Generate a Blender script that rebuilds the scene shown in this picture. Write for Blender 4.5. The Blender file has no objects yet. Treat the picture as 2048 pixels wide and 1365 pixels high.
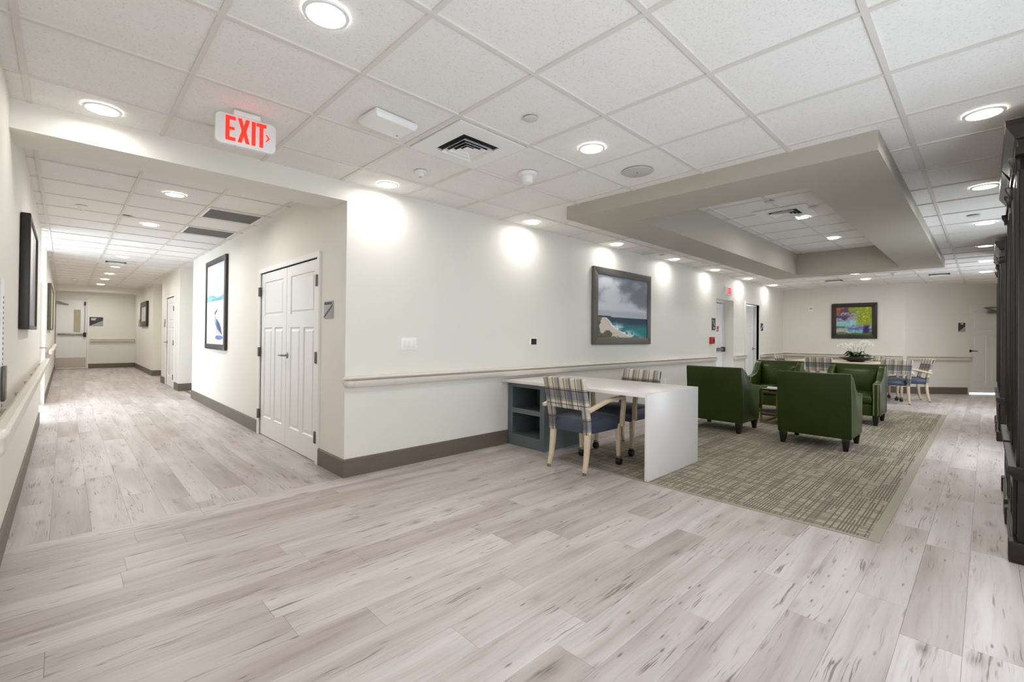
import bpy, bmesh, math, random
import numpy as np
from mathutils import Matrix, Vector
random.seed(7)
SC = bpy.context.scene
COL = SC.collection

# ------------------------------------------------------------------ camera
YAW = math.radians(45.8) + 0.0055
PITCH, ROLL, FPX, PX, PY = 0.007, 0.0103, 920.74, 1015.63, 666.28
fw = Vector((math.cos(YAW)*math.cos(PITCH), math.sin(YAW)*math.cos(PITCH), math.sin(PITCH)))
rt = Vector((math.sin(YAW), -math.cos(YAW), 0)); up = rt.cross(fw)
r2 = rt*math.cos(ROLL) + up*math.sin(ROLL); u2 = up*math.cos(ROLL) - rt*math.sin(ROLL)
cd = bpy.data.cameras.new('camera'); cam = bpy.data.objects.new('camera', cd); COL.objects.link(cam)
m = Matrix((r2, u2, -fw)).transposed().to_4x4(); m.translation = Vector((-1.7257, -3.7925, 1.2223))
cam.matrix_world = m
cd.sensor_fit = 'HORIZONTAL'; cd.sensor_width = 36; cd.lens = FPX/2048*36
cd.shift_x = (1024-PX)/2048; cd.shift_y = (PY-682.5)/2048
cd.clip_start = 0.02; cd.clip_end = 200
SC.camera = cam

# ------------------------------------------------------------------ world, exposure
wd = bpy.data.worlds.new('daylight'); SC.world = wd; wd.use_nodes = True
bg = wd.node_tree.nodes['Background']
bg.inputs[0].default_value = (0.78, 0.89, 1.0, 1); bg.inputs[1].default_value = 5.8
SC.view_settings.view_transform = 'Standard'; SC.view_settings.look = 'None'
SC.view_settings.gamma = 1.0; SC.view_settings.use_curve_mapping = False
SC.view_settings.exposure = 0.33
SC.cycles.use_denoising = True
SC.cycles.max_bounces = 10; SC.cycles.diffuse_bounces = 8; SC.cycles.glossy_bounces = 4
SC.cycles.caustics_reflective = False; SC.cycles.caustics_refractive = False
LAMP_W = 4.4           # watts of each ceiling downlight
# sky portals: openings of the alcove window and the added lounge windows where the world's daylight comes in
def portal(loc, rot, w, h):
    l = bpy.data.lights.new('window_portal', 'AREA'); l.shape = 'RECTANGLE'; l.size = w; l.size_y = h
    l.cycles.is_portal = True
    o = bpy.data.objects.new('window_portal', l); COL.objects.link(o); o.location = loc; o.rotation_euler = rot
portal((-2.56, 6.03, 1.24), (0, math.radians(-90), 0), 2.28, 2.16)
FILL_WINDOWS = ((-1.80, -.40), (.35, 1.45), (4.55, 5.85), (8.90, 10.30))  # unseen windows added to brighten the lounge with daylight
for wx0, wx1 in FILL_WINDOWS:
    portal(((wx0+wx1)/2, -4.57, 1.15), (math.radians(90), 0, 0), wx1-wx0, 1.6)

# ------------------------------------------------------------------ helpers
def lin(c):
    return tuple((x/255/12.92 if x/255 <= .04045 else ((x/255+.055)/1.055)**2.4) for x in c)
def rgba(c): return (*lin(c), 1)

def tag(o, label=None, cat=None, group=None, kind=None):
    if label: o['label'] = label
    if cat: o['category'] = cat
    if group: o['group'] = group
    if kind: o['kind'] = kind
    return o

def empty(name, loc=(0, 0, 0), rz=0.0, label=None, cat=None, group=None, kind=None):
    o = bpy.data.objects.new(name, None); COL.objects.link(o)
    o.location = loc; o.rotation_euler = (0, 0, rz); o.empty_display_size = .05
    return tag(o, label, cat, group, kind)

class MB:
    def __init__(s): s.bm = bmesh.new()
    def raw(s, vs, fs):
        v = [s.bm.verts.new(p) for p in vs]
        for f in fs:
            try: s.bm.faces.new([v[i] for i in f])
            except ValueError: pass
        return v
    def box(s, x0, x1, y0, y1, z0, z1):
        vs = [(x, y, z) for x in (x0, x1) for y in (y0, y1) for z in (z0, z1)]
        s.raw(vs, [(0, 1, 3, 2), (4, 6, 7, 5), (0, 4, 5, 1), (2, 3, 7, 6), (0, 2, 6, 4), (1, 5, 7, 3)])
        return s
    def prism(s, poly, a0, a1, axis='y'):
        """2-D polygon extruded along an axis: y -> poly is (x,z); x -> (y,z); z -> (x,y)."""
        def P(p, a):
            return {'y': (p[0], a, p[1]), 'x': (a, p[0], p[1]), 'z': (p[0], p[1], a)}[axis]
        n = len(poly)
        vs = [P(p, a0) for p in poly] + [P(p, a1) for p in poly]
        s.raw(vs, [tuple(range(n))[::-1], tuple(range(n, 2*n))] + [(i, (i+1) % n, n+(i+1) % n, n+i) for i in range(n)])
        return s
    def loft(s, sections, closed=True):
        """rings of equal point count joined into a skin with end caps."""
        n = len(sections[0]); vs = [p for r in sections for p in r]; fs = []
        for k in range(len(sections)-1):
            for i in range(n):
                j = (i+1) % n
                fs.append((k*n+i, k*n+j, (k+1)*n+j, (k+1)*n+i))
        fs.append(tuple(range(n))[::-1]); fs.append(tuple(range((len(sections)-1)*n, len(sections)*n)))
        s.raw(vs, fs); return s
    def tube(s, pts, r, seg=8):
        rs = r if isinstance(r, (list, tuple)) else [r]*len(pts)
        pts = [Vector(p) for p in pts]; secs = []
        for i, p in enumerate(pts):
            d = (pts[min(i+1, len(pts)-1)]-pts[max(i-1, 0)]).normalized()
            a = d.cross(Vector((0, 0, 1)))
            if a.length < 1e-3: a = d.cross(Vector((1, 0, 0)))
            a.normalize(); b = d.cross(a)
            secs.append([tuple(p+a*rs[i]*math.cos(t)+b*rs[i]*math.sin(t)) for t in [2*math.pi*k/seg for k in range(seg)]])
        return s.loft(secs)
    def sweep(s, pts, w, h, side=(0, 1, 0)):
        """rectangular bar along pts: w across `side`, h across the other direction."""
        pts = [Vector(p) for p in pts]; sd = Vector(side); secs = []
        for i, p in enumerate(pts):
            d = (pts[min(i+1, len(pts)-1)]-pts[max(i-1, 0)]).normalized()
            n = d.cross(sd).normalized()
            ww = w[i] if isinstance(w, (list, tuple)) else w; hh = h[i] if isinstance(h, (list, tuple)) else h
            secs.append([tuple(p+sd*a*ww/2+n*b*hh/2) for a, b in ((-1, -1), (1, -1), (1, 1), (-1, 1))])
        return s.loft(secs)
    def lathe(s, prof, c=(0, 0, 0), seg=24, axis='z'):
        """profile of (radius, height) turned about an axis through c."""
        vs, fs, rings = [], [], []
        for r, h in prof:
            if r < 1e-6: rings.append([len(vs)]); vs.append((0, 0, h))
            else:
                rings.append(list(range(len(vs), len(vs)+seg)))
                vs += [(r*math.cos(2*math.pi*k/seg), r*math.sin(2*math.pi*k/seg), h) for k in range(seg)]
        for a, b in zip(rings, rings[1:]):
            for k in range(seg):
                q = [a[k % len(a)], a[(k+1) % len(a)], b[(k+1) % len(b)], b[k % len(b)]]
                q = list(dict.fromkeys(q))
                if len(q) > 2: fs.append(tuple(q))
        def T(p):
            x, y, z = p
            if axis == 'y': x, y, z = x, z, -y
            if axis == 'x': x, y, z = z, y, -x
            return (x+c[0], y+c[1], z+c[2])
        s.raw([T(p) for p in vs], fs); return s
    def cells(s, us, zs, holes, y0, y1):
        """upright slab in the x-z plane cut by rectangular holes, one connected skin."""
        us = sorted(set([round(u, 4) for u in us]+[round(h[i], 4) for h in holes for i in (0, 1)]))
        zs = sorted(set([round(z, 4) for z in zs]+[round(h[i], 4) for h in holes for i in (2, 3)]))
        full = {}
        for i in range(len(us)-1):
            for j in range(len(zs)-1):
                a, b = (us[i]+us[i+1])/2, (zs[j]+zs[j+1])/2
                full[i, j] = not any(h[0] < a < h[1] and h[2] < b < h[3] for h in holes)
        V = {}
        def v(i, j, k):
            if (i, j, k) not in V: V[i, j, k] = s.bm.verts.new((us[i], (y0, y1)[k], zs[j]))
            return V[i, j, k]
        for (i, j), f in full.items():
            if not f: continue
            s.bm.faces.new([v(i, j, 0), v(i+1, j, 0), v(i+1, j+1, 0), v(i, j+1, 0)])
            s.bm.faces.new([v(i, j+1, 1), v(i+1, j+1, 1), v(i+1, j, 1), v(i, j, 1)])
            for (di, dj), (a, b) in {(-1, 0): ((i, j), (i, j+1)), (1, 0): ((i+1, j), (i+1, j+1)), (0, -1): ((i, j), (i+1, j)), (0, 1): ((i, j+1), (i+1, j+1))}.items():
                if not full.get((i+di, j+dj), False):
                    s.bm.faces.new([v(*a, 0), v(*b, 0), v(*b, 1), v(*a, 1)])
        return s
    def build(s, name, mat, parent=None, bevel=0, seg=2, smooth=False, angle=40, sub=0):
        bm = s.bm
        bmesh.ops.recalc_face_normals(bm, faces=bm.faces)
        if bevel:
            es = [e for e in bm.edges if len(e.link_faces) == 2 and e.calc_face_angle(0) > math.radians(25)]
            bmesh.ops.bevel(bm, geom=es, offset=bevel, segments=seg, affect='EDGES', profile=.5, clamp_overlap=True)
        me = bpy.data.meshes.new(name); bm.to_mesh(me); bm.free()
        if smooth or bevel or sub:
            me.polygons.foreach_set('use_smooth', [True]*len(me.polygons))
            if not sub:
                try: me.set_sharp_from_angle(angle=math.radians(angle))
                except Exception: pass
        me.materials.append(mat)
        o = bpy.data.objects.new(name, me); COL.objects.link(o)
        if parent: o.parent = parent
        if sub:
            md = o.modifiers.new('sub', 'SUBSURF'); md.levels = sub; md.render_levels = sub
        return o

def copy_tree(o, parent=None):
    c = o.copy(); COL.objects.link(c)
    c.parent = parent
    for ch in o.children: copy_tree(ch, c)
    return c

def Bx(name, mat, parent, x0, x1, y0, y1, z0, z1, bevel=0, seg=2):
    return MB().box(x0, x1, y0, y1, z0, z1).build(name, mat, parent, bevel=bevel, seg=seg)

# ------------------------------------------------------------------ materials
class NT:
    def __init__(s, name):
        s.m = bpy.data.materials.new(name); s.m.use_nodes = True
        s.t = s.m.node_tree; s.b = s.t.nodes['Principled BSDF']
    def n(s, typ, **kw):
        nd = s.t.nodes.new(typ)
        for k, v in kw.items():
            if k.startswith('i_'):
                key = k[2:]
                nd.inputs[int(key) if key.isdigit() else key].default_value = v
            else: setattr(nd, k, v)
        return nd
    def l(s, a, b): s.t.links.new(a, b)
    def math(s, op, a, b=None, c=None):
        nd = s.n('ShaderNodeMath', operation=op)
        for i, x in enumerate((a, b, c)):
            if x is None: continue
            if hasattr(x, 'is_linked'): s.l(x, nd.inputs[i])
            else: nd.inputs[i].default_value = x
        return nd.outputs[0]
    def mix(s, f, a, b, blend='MIX'):
        nd = s.n('ShaderNodeMix', data_type='RGBA', blend_type=blend)
        for sock, x in ((nd.inputs[0], f), (nd.inputs[6], a), (nd.inputs[7], b)):
            if hasattr(x, 'is_linked'): s.l(x, sock)
            else: sock.default_value = x
        return nd.outputs[2]
    def ramp(s, f, stops, interp='LINEAR'):
        nd = s.n('ShaderNodeValToRGB'); cr = nd.color_ramp; cr.interpolation = interp
        while len(cr.elements) < len(stops): cr.elements.new(.5)
        for e, (p, c) in zip(cr.elements, stops): e.position = p; e.color = c
        s.l(f, nd.inputs[0]); return nd.outputs[0]
    def noise(s, vec, scale, detail=3, rough=.5, dist=0):
        nd = s.n('ShaderNodeTexNoise', i_Scale=scale, i_Detail=detail, i_Roughness=rough, i_Distortion=dist)
        if vec is not None: s.l(vec, nd.inputs['Vector'])
        return nd.outputs[0]
    def mapping(s, vec, scale=(1, 1, 1), loc=(0, 0, 0), rot=(0, 0, 0)):
        nd = s.n('ShaderNodeMapping'); s.l(vec, nd.inputs[0])
        nd.inputs['Scale'].default_value = scale; nd.inputs['Location'].default_value = loc; nd.inputs['Rotation'].default_value = rot
        return nd.outputs[0]
    def bump(s, h, strength, dist=.01):
        nd = s.n('ShaderNodeBump', i_Strength=strength, i_Distance=dist); s.l(h, nd.inputs['Height'])
        s.l(nd.outputs[0], s.b.inputs['Normal'])
    def set(s, **kw):
        for k, v in kw.items():
            sock = s.b.inputs[k.replace('_', ' ')]
            if hasattr(v, 'is_linked'): s.l(v, sock)
            else: sock.default_value = v
        return s.m

def plain(name, c, rough=.5, metal=0, spec=.5, var=None, bump=None, coat=0):
    t = NT(name); pos = t.n('ShaderNodeNewGeometry').outputs['Position']
    base = rgba(c)
    if var:
        f = t.noise(pos, var[0], 4, .6)
        k = var[1]
        base = t.mix(f, rgba([max(0, x*(1-k)) for x in c]), rgba([min(255, x*(1+k)) for x in c]))
    t.set(Base_Color=base, Roughness=rough, Metallic=metal, Specular_IOR_Level=spec, Coat_Weight=coat)
    if bump: t.bump(t.noise(pos, bump[0], 3, .6), bump[1], bump[2] if len(bump) > 2 else .004)
    return t.m

def emit(name, c, strength):
    t = NT(name); t.set(Base_Color=rgba(c), Emission_Color=rgba(c), Emission_Strength=strength); return t.m

MAT = {}
MAT['wall'] = plain('wall_paint', (228, 225, 217), .55, spec=.3, bump=(70, .12, .003))
MAT['soffit'] = plain('soffit_paint', (180, 173, 161), .6, spec=.3)
MAT['white'] = plain('white_enamel', (233, 232, 230), .35)
MAT['doorwhite'] = plain('door_paint', (232, 232, 230), .38)
MAT['base'] = plain('baseboard_vinyl', (105, 96, 84), .5, var=(3, .05))
MAT['rail'] = plain('rail_vinyl', (217, 209, 198), .4)
MAT['steel'] = plain('brushed_steel', (150, 146, 140), .32, metal=1)
MAT['hinge'] = plain('hinge_metal', (96, 92, 86), .4, metal=.8)
MAT['kick'] = plain('kick_plate_steel', (170, 158, 143), .28, metal=1)
MAT['black'] = plain('black_plastic', (24, 24, 25), .4)
MAT['frame'] = plain('dark_wood_frame', (44, 39, 36), .4, var=(25, .15))
MAT['framegrey'] = plain('grey_wood_frame', (92, 88, 82), .4, var=(40, .12))
MAT['signdark'] = plain('sign_charcoal', (56, 58, 62), .45)
MAT['signgrey'] = plain('sign_grey', (165, 162, 156), .45)
MAT['signwhite'] = plain('sign_white', (235, 235, 232), .45)
MAT['red'] = plain('red_plastic', (178, 32, 28), .4)
MAT['dark'] = plain('dark_void', (18, 18, 19), .8)
MAT['grille'] = plain('grille_grey', (98, 97, 95), .7)
MAT['tee'] = plain('grid_tee_white', (218, 212, 206), .5)
MAT['quartz'] = plain('white_quartz', (226, 221, 218), .28, spec=.5, var=(4, .01))
MAT['cabgreen'] = plain('grey_green_paint', (92, 103, 103), .42)
MAT['blond'] = plain('blond_wood', (210, 190, 162), .42, var=(30, .07))
MAT['navy'] = plain('navy_vinyl', (58, 66, 82), .45, bump=(260, .15, .002))
MAT['leather'] = plain('green_leather', (45, 60, 14), .33, spec=.32, var=(7, .12), bump=(180, .12, .002))
MAT['welt'] = plain('green_leather_welt', (78, 98, 48), .32)
MAT['nail'] = plain('nailhead_metal', (206, 200, 178), .3, metal=.7)
MAT['espresso'] = plain('espresso_leg', (30, 24, 21), .3)
MAT['bookwood'] = plain('bookcase_wood', (38, 31, 26), .34, spec=.4, var=(14, .18))
MAT['brass'] = plain('aged_brass', (176, 158, 104), .3, metal=1)
MAT['bronze'] = plain('bronze', (60, 50, 42), .35, metal=.8)
MAT['glassdark'] = plain('dark_glass', (30, 34, 30), .06, spec=.7)
MAT['tabletop'] = plain('cream_tabletop', (222, 208, 184), .3, var=(12, .04))
MAT['leafgreen'] = plain('orchid_leaf', (40, 66, 26), .45)
MAT['petal'] = plain('orchid_petal', (244, 242, 232), .5)
MAT['stem'] = plain('orchid_stem', (96, 108, 66), .5)
MAT['moss'] = plain('moss', (52, 74, 34), .8)
MAT['lens'] = emit('led_lens', (255, 252, 246), 9)
MAT['exitred'] = emit('exit_letter_red', (255, 40, 24), .95)
MAT['lcd'] = plain('lcd', (52, 56, 58), .15)
MAT['subfloor'] = plain('subfloor', (120, 112, 106), .8)
MAT['strip'] = plain('transition_strip', (150, 143, 127), .5)
MAT['wallplate'] = plain('wall_plate', (240, 239, 235), .35)
MAT['speaker'] = plain('speaker_grille', (196, 193, 188), .6, bump=(900, .5, .002))
MAT['coverdisc'] = plain('cover_disc', (206, 203, 198), .5)

def mat_glass():
    t = NT('window_glass'); tr_ = t.n('ShaderNodeBsdfTransparent'); gl = t.n('ShaderNodeBsdfGlossy', i_Roughness=.02)
    mx = t.n('ShaderNodeMixShader'); mx.inputs[0].default_value = .06
    t.l(tr_.outputs[0], mx.inputs[1]); t.l(gl.outputs[0], mx.inputs[2]); t.l(mx.outputs[0], t.t.nodes['Material Output'].inputs[0])
    return t.m
MAT['glass'] = mat_glass()

def mat_tile():
    t = NT('mineral_fibre_tile'); pos = t.n('ShaderNodeNewGeometry').outputs['Position']
    sp = t.noise(pos, 95, 3, .7); big = t.noise(pos, 6, 2, .5)
    k = t.ramp(sp, [(.33, (.66, .65, .63, 1)), (.45, (1, 1, 1, 1))])
    base = t.mix(big, rgba((232, 229, 226)), rgba((238, 236, 233)))
    t.set(Base_Color=t.mix(.48, base, k, 'MULTIPLY'), Roughness=.85, Specular_IOR_Level=.15)
    t.bump(t.noise(pos, 130, 4, .7), .35, .004)
    return t.m
MAT['tile'] = mat_tile()

def mat_plank(name, along_x):
    t = NT(name); g = t.n('ShaderNodeNewGeometry'); pos = g.outputs['Position']
    oi = t.n('ShaderNodeObjectInfo').outputs['Random']
    rnd = t.math('FRACT', t.math('ADD', oi, g.outputs['Random Per Island']))
    if not along_x: pos = t.mapping(pos, rot=(0, 0, math.radians(90)))
    off = t.n('ShaderNodeCombineXYZ')
    t.l(t.math('MULTIPLY', rnd, 37.0), off.inputs[0]); t.l(t.math('MULTIPLY', rnd, 91.0), off.inputs[1]); t.l(t.math('MULTIPLY', rnd, 13.0), off.inputs[2])
    add = t.n('ShaderNodeVectorMath', operation='ADD'); t.l(pos, add.inputs[0]); t.l(off.outputs[0], add.inputs[1])
    p = add.outputs[0]
    tone = t.ramp(rnd, [(0, rgba((176, 166, 161))), (.3, rgba((187, 179, 175))), (.6, rgba((195, 188, 185))), (1, rgba((182, 173, 169)))])
    warp = t.noise(t.mapping(p, (1.7, 4.5, 1)), 1.0, 3, .5)
    wv = t.n('ShaderNodeVectorMath', operation='MULTIPLY_ADD'); t.l(warp, wv.inputs[0]); wv.inputs[1].default_value = (0, .085, 0); t.l(p, wv.inputs[2])
    pw = wv.outputs[0]
    grain = t.noise(t.mapping(pw, (2.6, 70, 1)), 1.0, 5, .65)
    soft = t.noise(t.mapping(pw, (.8, 9, 1)), 1.0, 3, .5)
    blot = t.noise(t.mapping(p, (1.3, 5, 1)), 1.0, 2, .5)
    g1 = t.ramp(grain, [(.30, (.76, .74, .72, 1)), (.50, (1, 1, 1, 1)), (.8, (1.04, 1.04, 1.04, 1))])
    g2 = t.ramp(soft, [(.26, (.70, .65, .62, 1)), (.46, (.94, .92, .91, 1)), (.6, (1.05, 1.05, 1.05, 1)), (.75, (1.12, 1.12, 1.12, 1))])
    g3 = t.ramp(blot, [(.3, (.90, .87, .85, 1)), (.6, (1.05, 1.05, 1.05, 1))])
    c = t.mix(.60, tone, g1, 'MULTIPLY'); c = t.mix(.88, c, g2, 'MULTIPLY'); c = t.mix(.8, c, g3, 'MULTIPLY')
    # thin dark mineral streaks gathered in patches
    gate = t.noise(t.mapping(p, (2.6, 11, 1)), 1.0, 2, .5)
    st = t.noise(t.mapping(pw, (4.6, 105, 1)), 1.0, 2, .5)
    sm = t.math('MULTIPLY', t.ramp(st, [(.56, (0, 0, 0, 1)), (.64, (1, 1, 1, 1))]), t.ramp(gate, [(.52, (0, 0, 0, 1)), (.64, (1, 1, 1, 1))]))
    c = t.mix(t.math('MULTIPLY', sm, .72), c, rgba((98, 84, 76)))
    # short sharp ticks
    tk = t.n('ShaderNodeTexVoronoi', i_Scale=1.0, voronoi_dimensions='2D'); t.l(t.mapping(p, (5.0, 21, 1)), tk.inputs['Vector'])
    tm = t.math('MULTIPLY', t.ramp(tk.outputs['Distance'], [(.04, (1, 1, 1, 1)), (.13, (0, 0, 0, 1))]), t.ramp(tk.outputs['Color'], [(.70, (0, 0, 0, 1)), (.86, (1, 1, 1, 1))]))
    c = t.mix(t.math('MULTIPLY', tm, .75), c, rgba((82, 70, 63)))
    # knots with a halo
    vo = t.n('ShaderNodeTexVoronoi', i_Scale=1.0, voronoi_dimensions='2D'); t.l(t.mapping(pw, (1.9, 4.4, 1)), vo.inputs['Vector'])
    kn = t.ramp(vo.outputs['Distance'], [(.02, (1, 1, 1, 1)), (.06, (.6, .6, .6, 1)), (.17, (0, 0, 0, 1))])
    kr = t.ramp(vo.outputs['Color'], [(.60, (0, 0, 0, 1)), (.72, (1, 1, 1, 1))])
    kk = t.math('MULTIPLY', t.math('MULTIPLY', kn, kr), t.ramp(grain, [(.40, (1, 1, 1, 1)), (.62, (.25, .25, .25, 1))]))
    c = t.mix(t.math('MULTIPLY', kk, .8), c, rgba((96, 80, 70)))
    t.set(Base_Color=c, Roughness=t.math('ADD', t.math('MULTIPLY', grain, .12), .36), Specular_IOR_Level=.40)
    t.bump(grain, .06, .002)
    return t.m
MAT['plank_x'] = mat_plank('vinyl_plank_lengthwise', True)
MAT['plank_y'] = mat_plank('vinyl_plank_crosswise', False)

def mat_carpet():
    t = NT('woven_carpet'); pos = t.n('ShaderNodeNewGeometry').outputs['Position']
    sx = t.n('ShaderNodeSeparateXYZ'); t.l(pos, sx.inputs[0]); X, Y = sx.outputs[0], sx.outputs[1]
    def wn(a, b, seed):
        cv = t.n('ShaderNodeCombineXYZ'); t.l(a, cv.inputs[0]); t.l(b, cv.inputs[1]); cv.inputs[2].default_value = seed
        w = t.n('ShaderNodeTexWhiteNoise', noise_dimensions='3D'); t.l(cv.outputs[0], w.inputs[0]); return w.outputs['Value']
    def fl_(v, p, o=0.0): return t.math('FLOOR', t.math('ADD', t.math('DIVIDE', v, p), o))
    zero = t.n('ShaderNodeValue'); zero.outputs[0].default_value = 0
    def lines(across, along, w, L, density_at, seed):
        row = fl_(across, 2*w); on_ = t.math('LESS_THAN', t.math('FRACT', t.math('DIVIDE', across, 2*w)), .5); sh = wn(row, zero.outputs[0], seed)
        seg = t.math('FLOOR', t.math('ADD', t.math('DIVIDE', along, L), t.math('MULTIPLY', sh, 7.0)))
        return t.math('MULTIPLY', on_, t.math('LESS_THAN', wn(row, seg, seed+1), density_at))
    blk = t.noise(t.mapping(pos, (2.3, 3.2, 1)), 1.0, 2, .6)
    da = t.math('MULTIPLY_ADD', blk, .9, .10); db = t.math('MULTIPLY_ADD', blk, -1.1, 1.0)
    a = lines(Y, X, .0090, .55, da, 2.0); b = lines(X, Y, .0095, .26, db, 9.0)
    a2 = lines(Y, X, .05, .8, .12, 15.0)
    ln = t.math('MAXIMUM', t.math('MULTIPLY', a, .80), t.math('MULTIPLY', b, .80)); ln = t.math('MAXIMUM', ln, t.math('MULTIPLY', a2, .35))
    base = t.mix(t.noise(t.mapping(pos, (1.5, 4, 1)), 1.0, 2, .5), rgba((160, 151, 135)), rgba((178, 170, 154)))
    fine = t.noise(pos, 240, 2, .6)
    ln = t.math('MULTIPLY', ln, t.ramp(fine, [(.25, (.55, .55, .55, 1)), (.6, (1, 1, 1, 1))]))
    c = t.mix(ln, base, rgba((80, 72, 62)))
    c = t.mix(.30, c, t.ramp(fine, [(.3, (.6, .6, .6, 1)), (.7, (1.15, 1.15, 1.15, 1))]), 'MULTIPLY')
    t.set(Base_Color=c, Roughness=.95, Specular_IOR_Level=.1)
    t.bump(fine, .4, .004)
    return t.m
MAT['carpet'] = mat_carpet()

def mat_plaid():
    t = NT('plaid_fabric'); co = t.n('ShaderNodeTexCoord').outputs['Object']
    sx = t.n('ShaderNodeSeparateXYZ'); t.l(co, sx.inputs[0])
    def fr(s, p, o): return t.math('FRACT', t.math('ADD', t.math('DIVIDE', s, p), o))
    U, V = sx.outputs[1], sx.outputs[2]
    W, G = rgba((214, 210, 202)), rgba((168, 169, 171))
    cu = t.ramp(fr(U, .128, .26), [(0, W), (.5, G)], 'CONSTANT')
    cv = t.ramp(fr(V, .262, .80), [(0, rgba((250, 246, 238))), (.22, rgba((206, 194, 180))), (.30, rgba((168, 170, 176))), (.60, rgba((200, 188, 174))), (.68, rgba((250, 240, 226)))], 'CONSTANT')
    c = t.mix(1.0, cu, cv, 'MULTIPLY')
    def ln(s, p, o, w): return t.math('LESS_THAN', fr(s, p, o), w)
    l1 = ln(U, .064, .30, .12); l2 = ln(V, .131, .42, .05)
    c = t.mix(t.math('MULTIPLY', t.math('MAXIMUM', l1, l2), .90), c, rgba((40, 42, 48)))
    c = t.mix(t.math('MULTIPLY', ln(U, .128, .66, .05), .5), c, rgba((120, 96, 80)))
    t.set(Base_Color=c, Roughness=.9, Specular_IOR_Level=.15); t.bump(t.noise(co, 500, 2, .5), .25, .002)
    return t.m
MAT['plaid'] = mat_plaid()

def mat_print():
    t = NT('printed_canvas'); a = t.n('ShaderNodeVertexColor'); a.layer_name = 'Col'
    return t.set(Base_Color=a.outputs[0], Roughness=.35, Specular_IOR_Level=.3)
MAT['print'] = mat_print()

# ------------------------------------------------------------------ dimensions
H, HC, ZH, ZB = 2.522, 2.578, 2.365, 0.155
LX, XL, YR, YE = 12.18, -1.964, -4.42, 17.0
SX0, SX1, SY0, SY1, ZS, ZT = 1.895, 8.48, -3.325, -0.865, 2.403, 2.785
IX0, IX1, IY0, IY1 = 2.425, 7.99, -2.825, -1.365
Q = math.pi/2
WALLS = {'lounge': ((0, 0, 0), 0), 'corridor': ((0, 0, 0), -Q), 'left': ((XL, 0, 0), Q), 'far': ((LX, 0, 0), -Q),
         'diag': ((LX, -2.5, 0), -Q/2), 'end': ((0, YE, 0), 0), 'recess': ((0.05, 0, 0), -Q)}
def on(wall, u, z=0, n=0):
    """world point u along a wall, z up, n out of it (towards the room)."""
    o, r = WALLS[wall]
    return (o[0]+u*math.cos(r)+n*math.sin(r), o[1]+u*math.sin(r)-n*math.cos(r), z)
def wall_empty(name, wall, u, z, **kw):
    return empty(name, on(wall, u, z), WALLS[wall][1], **kw)

# ------------------------------------------------------------------ structure: walls
def wall(name, wl, u0, u1, z1, holes, th, label):
    o = MB().cells([u0, u1], [0, z1], holes, 0, th).build(name, MAT['wall'])
    o.location = WALLS[wl][0]; o.rotation_euler = (0, 0, WALLS[wl][1])
    return tag(o, label, 'wall', kind='structure')
wall('wall_lounge', 'lounge', 0, LX+.2, 2.62, [(7.78, 8.69, -1, 2.035), (9.40, 10.29, -1, 2.02)], .30, 'long off-white lounge wall with the beach picture')
w = wall('wall_corridor', 'corridor', -6.55, -.30, 2.62, [(-2.365, -.59, -1, 1.955)], .16, 'off-white corridor wall with the white double closet door')
w = wall('wall_left', 'left', YR, 4.87, 2.62, [], .14, 'off-white wall at the left edge with a handrail')
w = wall('wall_left_far', 'left', 7.20, YE, 2.62, [], .14, 'far stretch of the left corridor wall beyond the bright alcove')
w = wall('wall_far', 'far', 0, 2.5, 2.62, [], .16, 'far off-white wall with the colourful painting')
w = wall('wall_angled', 'diag', 0, 3.0, 2.62, [(1.445, 2.37, -1, 2.035)], .16, 'angled off-white wall with the white door at far right')
o = MB().cells([XL, 14.5], [0, 2.62], [(a_, b_, .35, 1.95) for a_, b_ in FILL_WINDOWS], YR-.14, YR).build('wall_right', MAT['wall']); tag(o, 'wall behind the dark bookcases', 'wall', kind='structure')
# corridor pieces
def wbox(name, label, *a):
    return tag(MB().box(*a).build(name, MAT['wall']), label, 'wall', kind='structure')
wbox('wall_end', 'grey end wall of the corridor', XL, .6, YE, YE+.14, 0, 2.7)
o = MB().cells([-10.37, -7.92], [0, 2.62], [(-9.575, -8.505, -1, 2.03)], 0, .3).build('wall_corridor_middle', MAT['wall'])
o.rotation_euler = (0, 0, -Q); tag(o, 'middle corridor wall block with the narrow white door', 'wall', kind='structure')
wbox('wall_corridor_return', 'short corridor wall return behind the middle block', .30, .44, 10.37, 12.45, 0, 2.62)
wbox('wall_corridor_far', 'far corridor wall block with the small framed picture', .05, .44, 12.45, YE, 0, 2.62)
wbox('wall_niche_back', 'back wall of the niche on the right of the corridor', 1.6, 1.74, 6.4, 8.1, 0, 2.62)
wbox('wall_niche_side', 'side wall of the niche facing the camera', .3, 1.6, 7.92, 8.06, 0, 2.62)
wbox('wall_niche_near', 'near side wall of the corridor niche', .16, 1.6, 6.41, 6.55, 0, 2.62)
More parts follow.
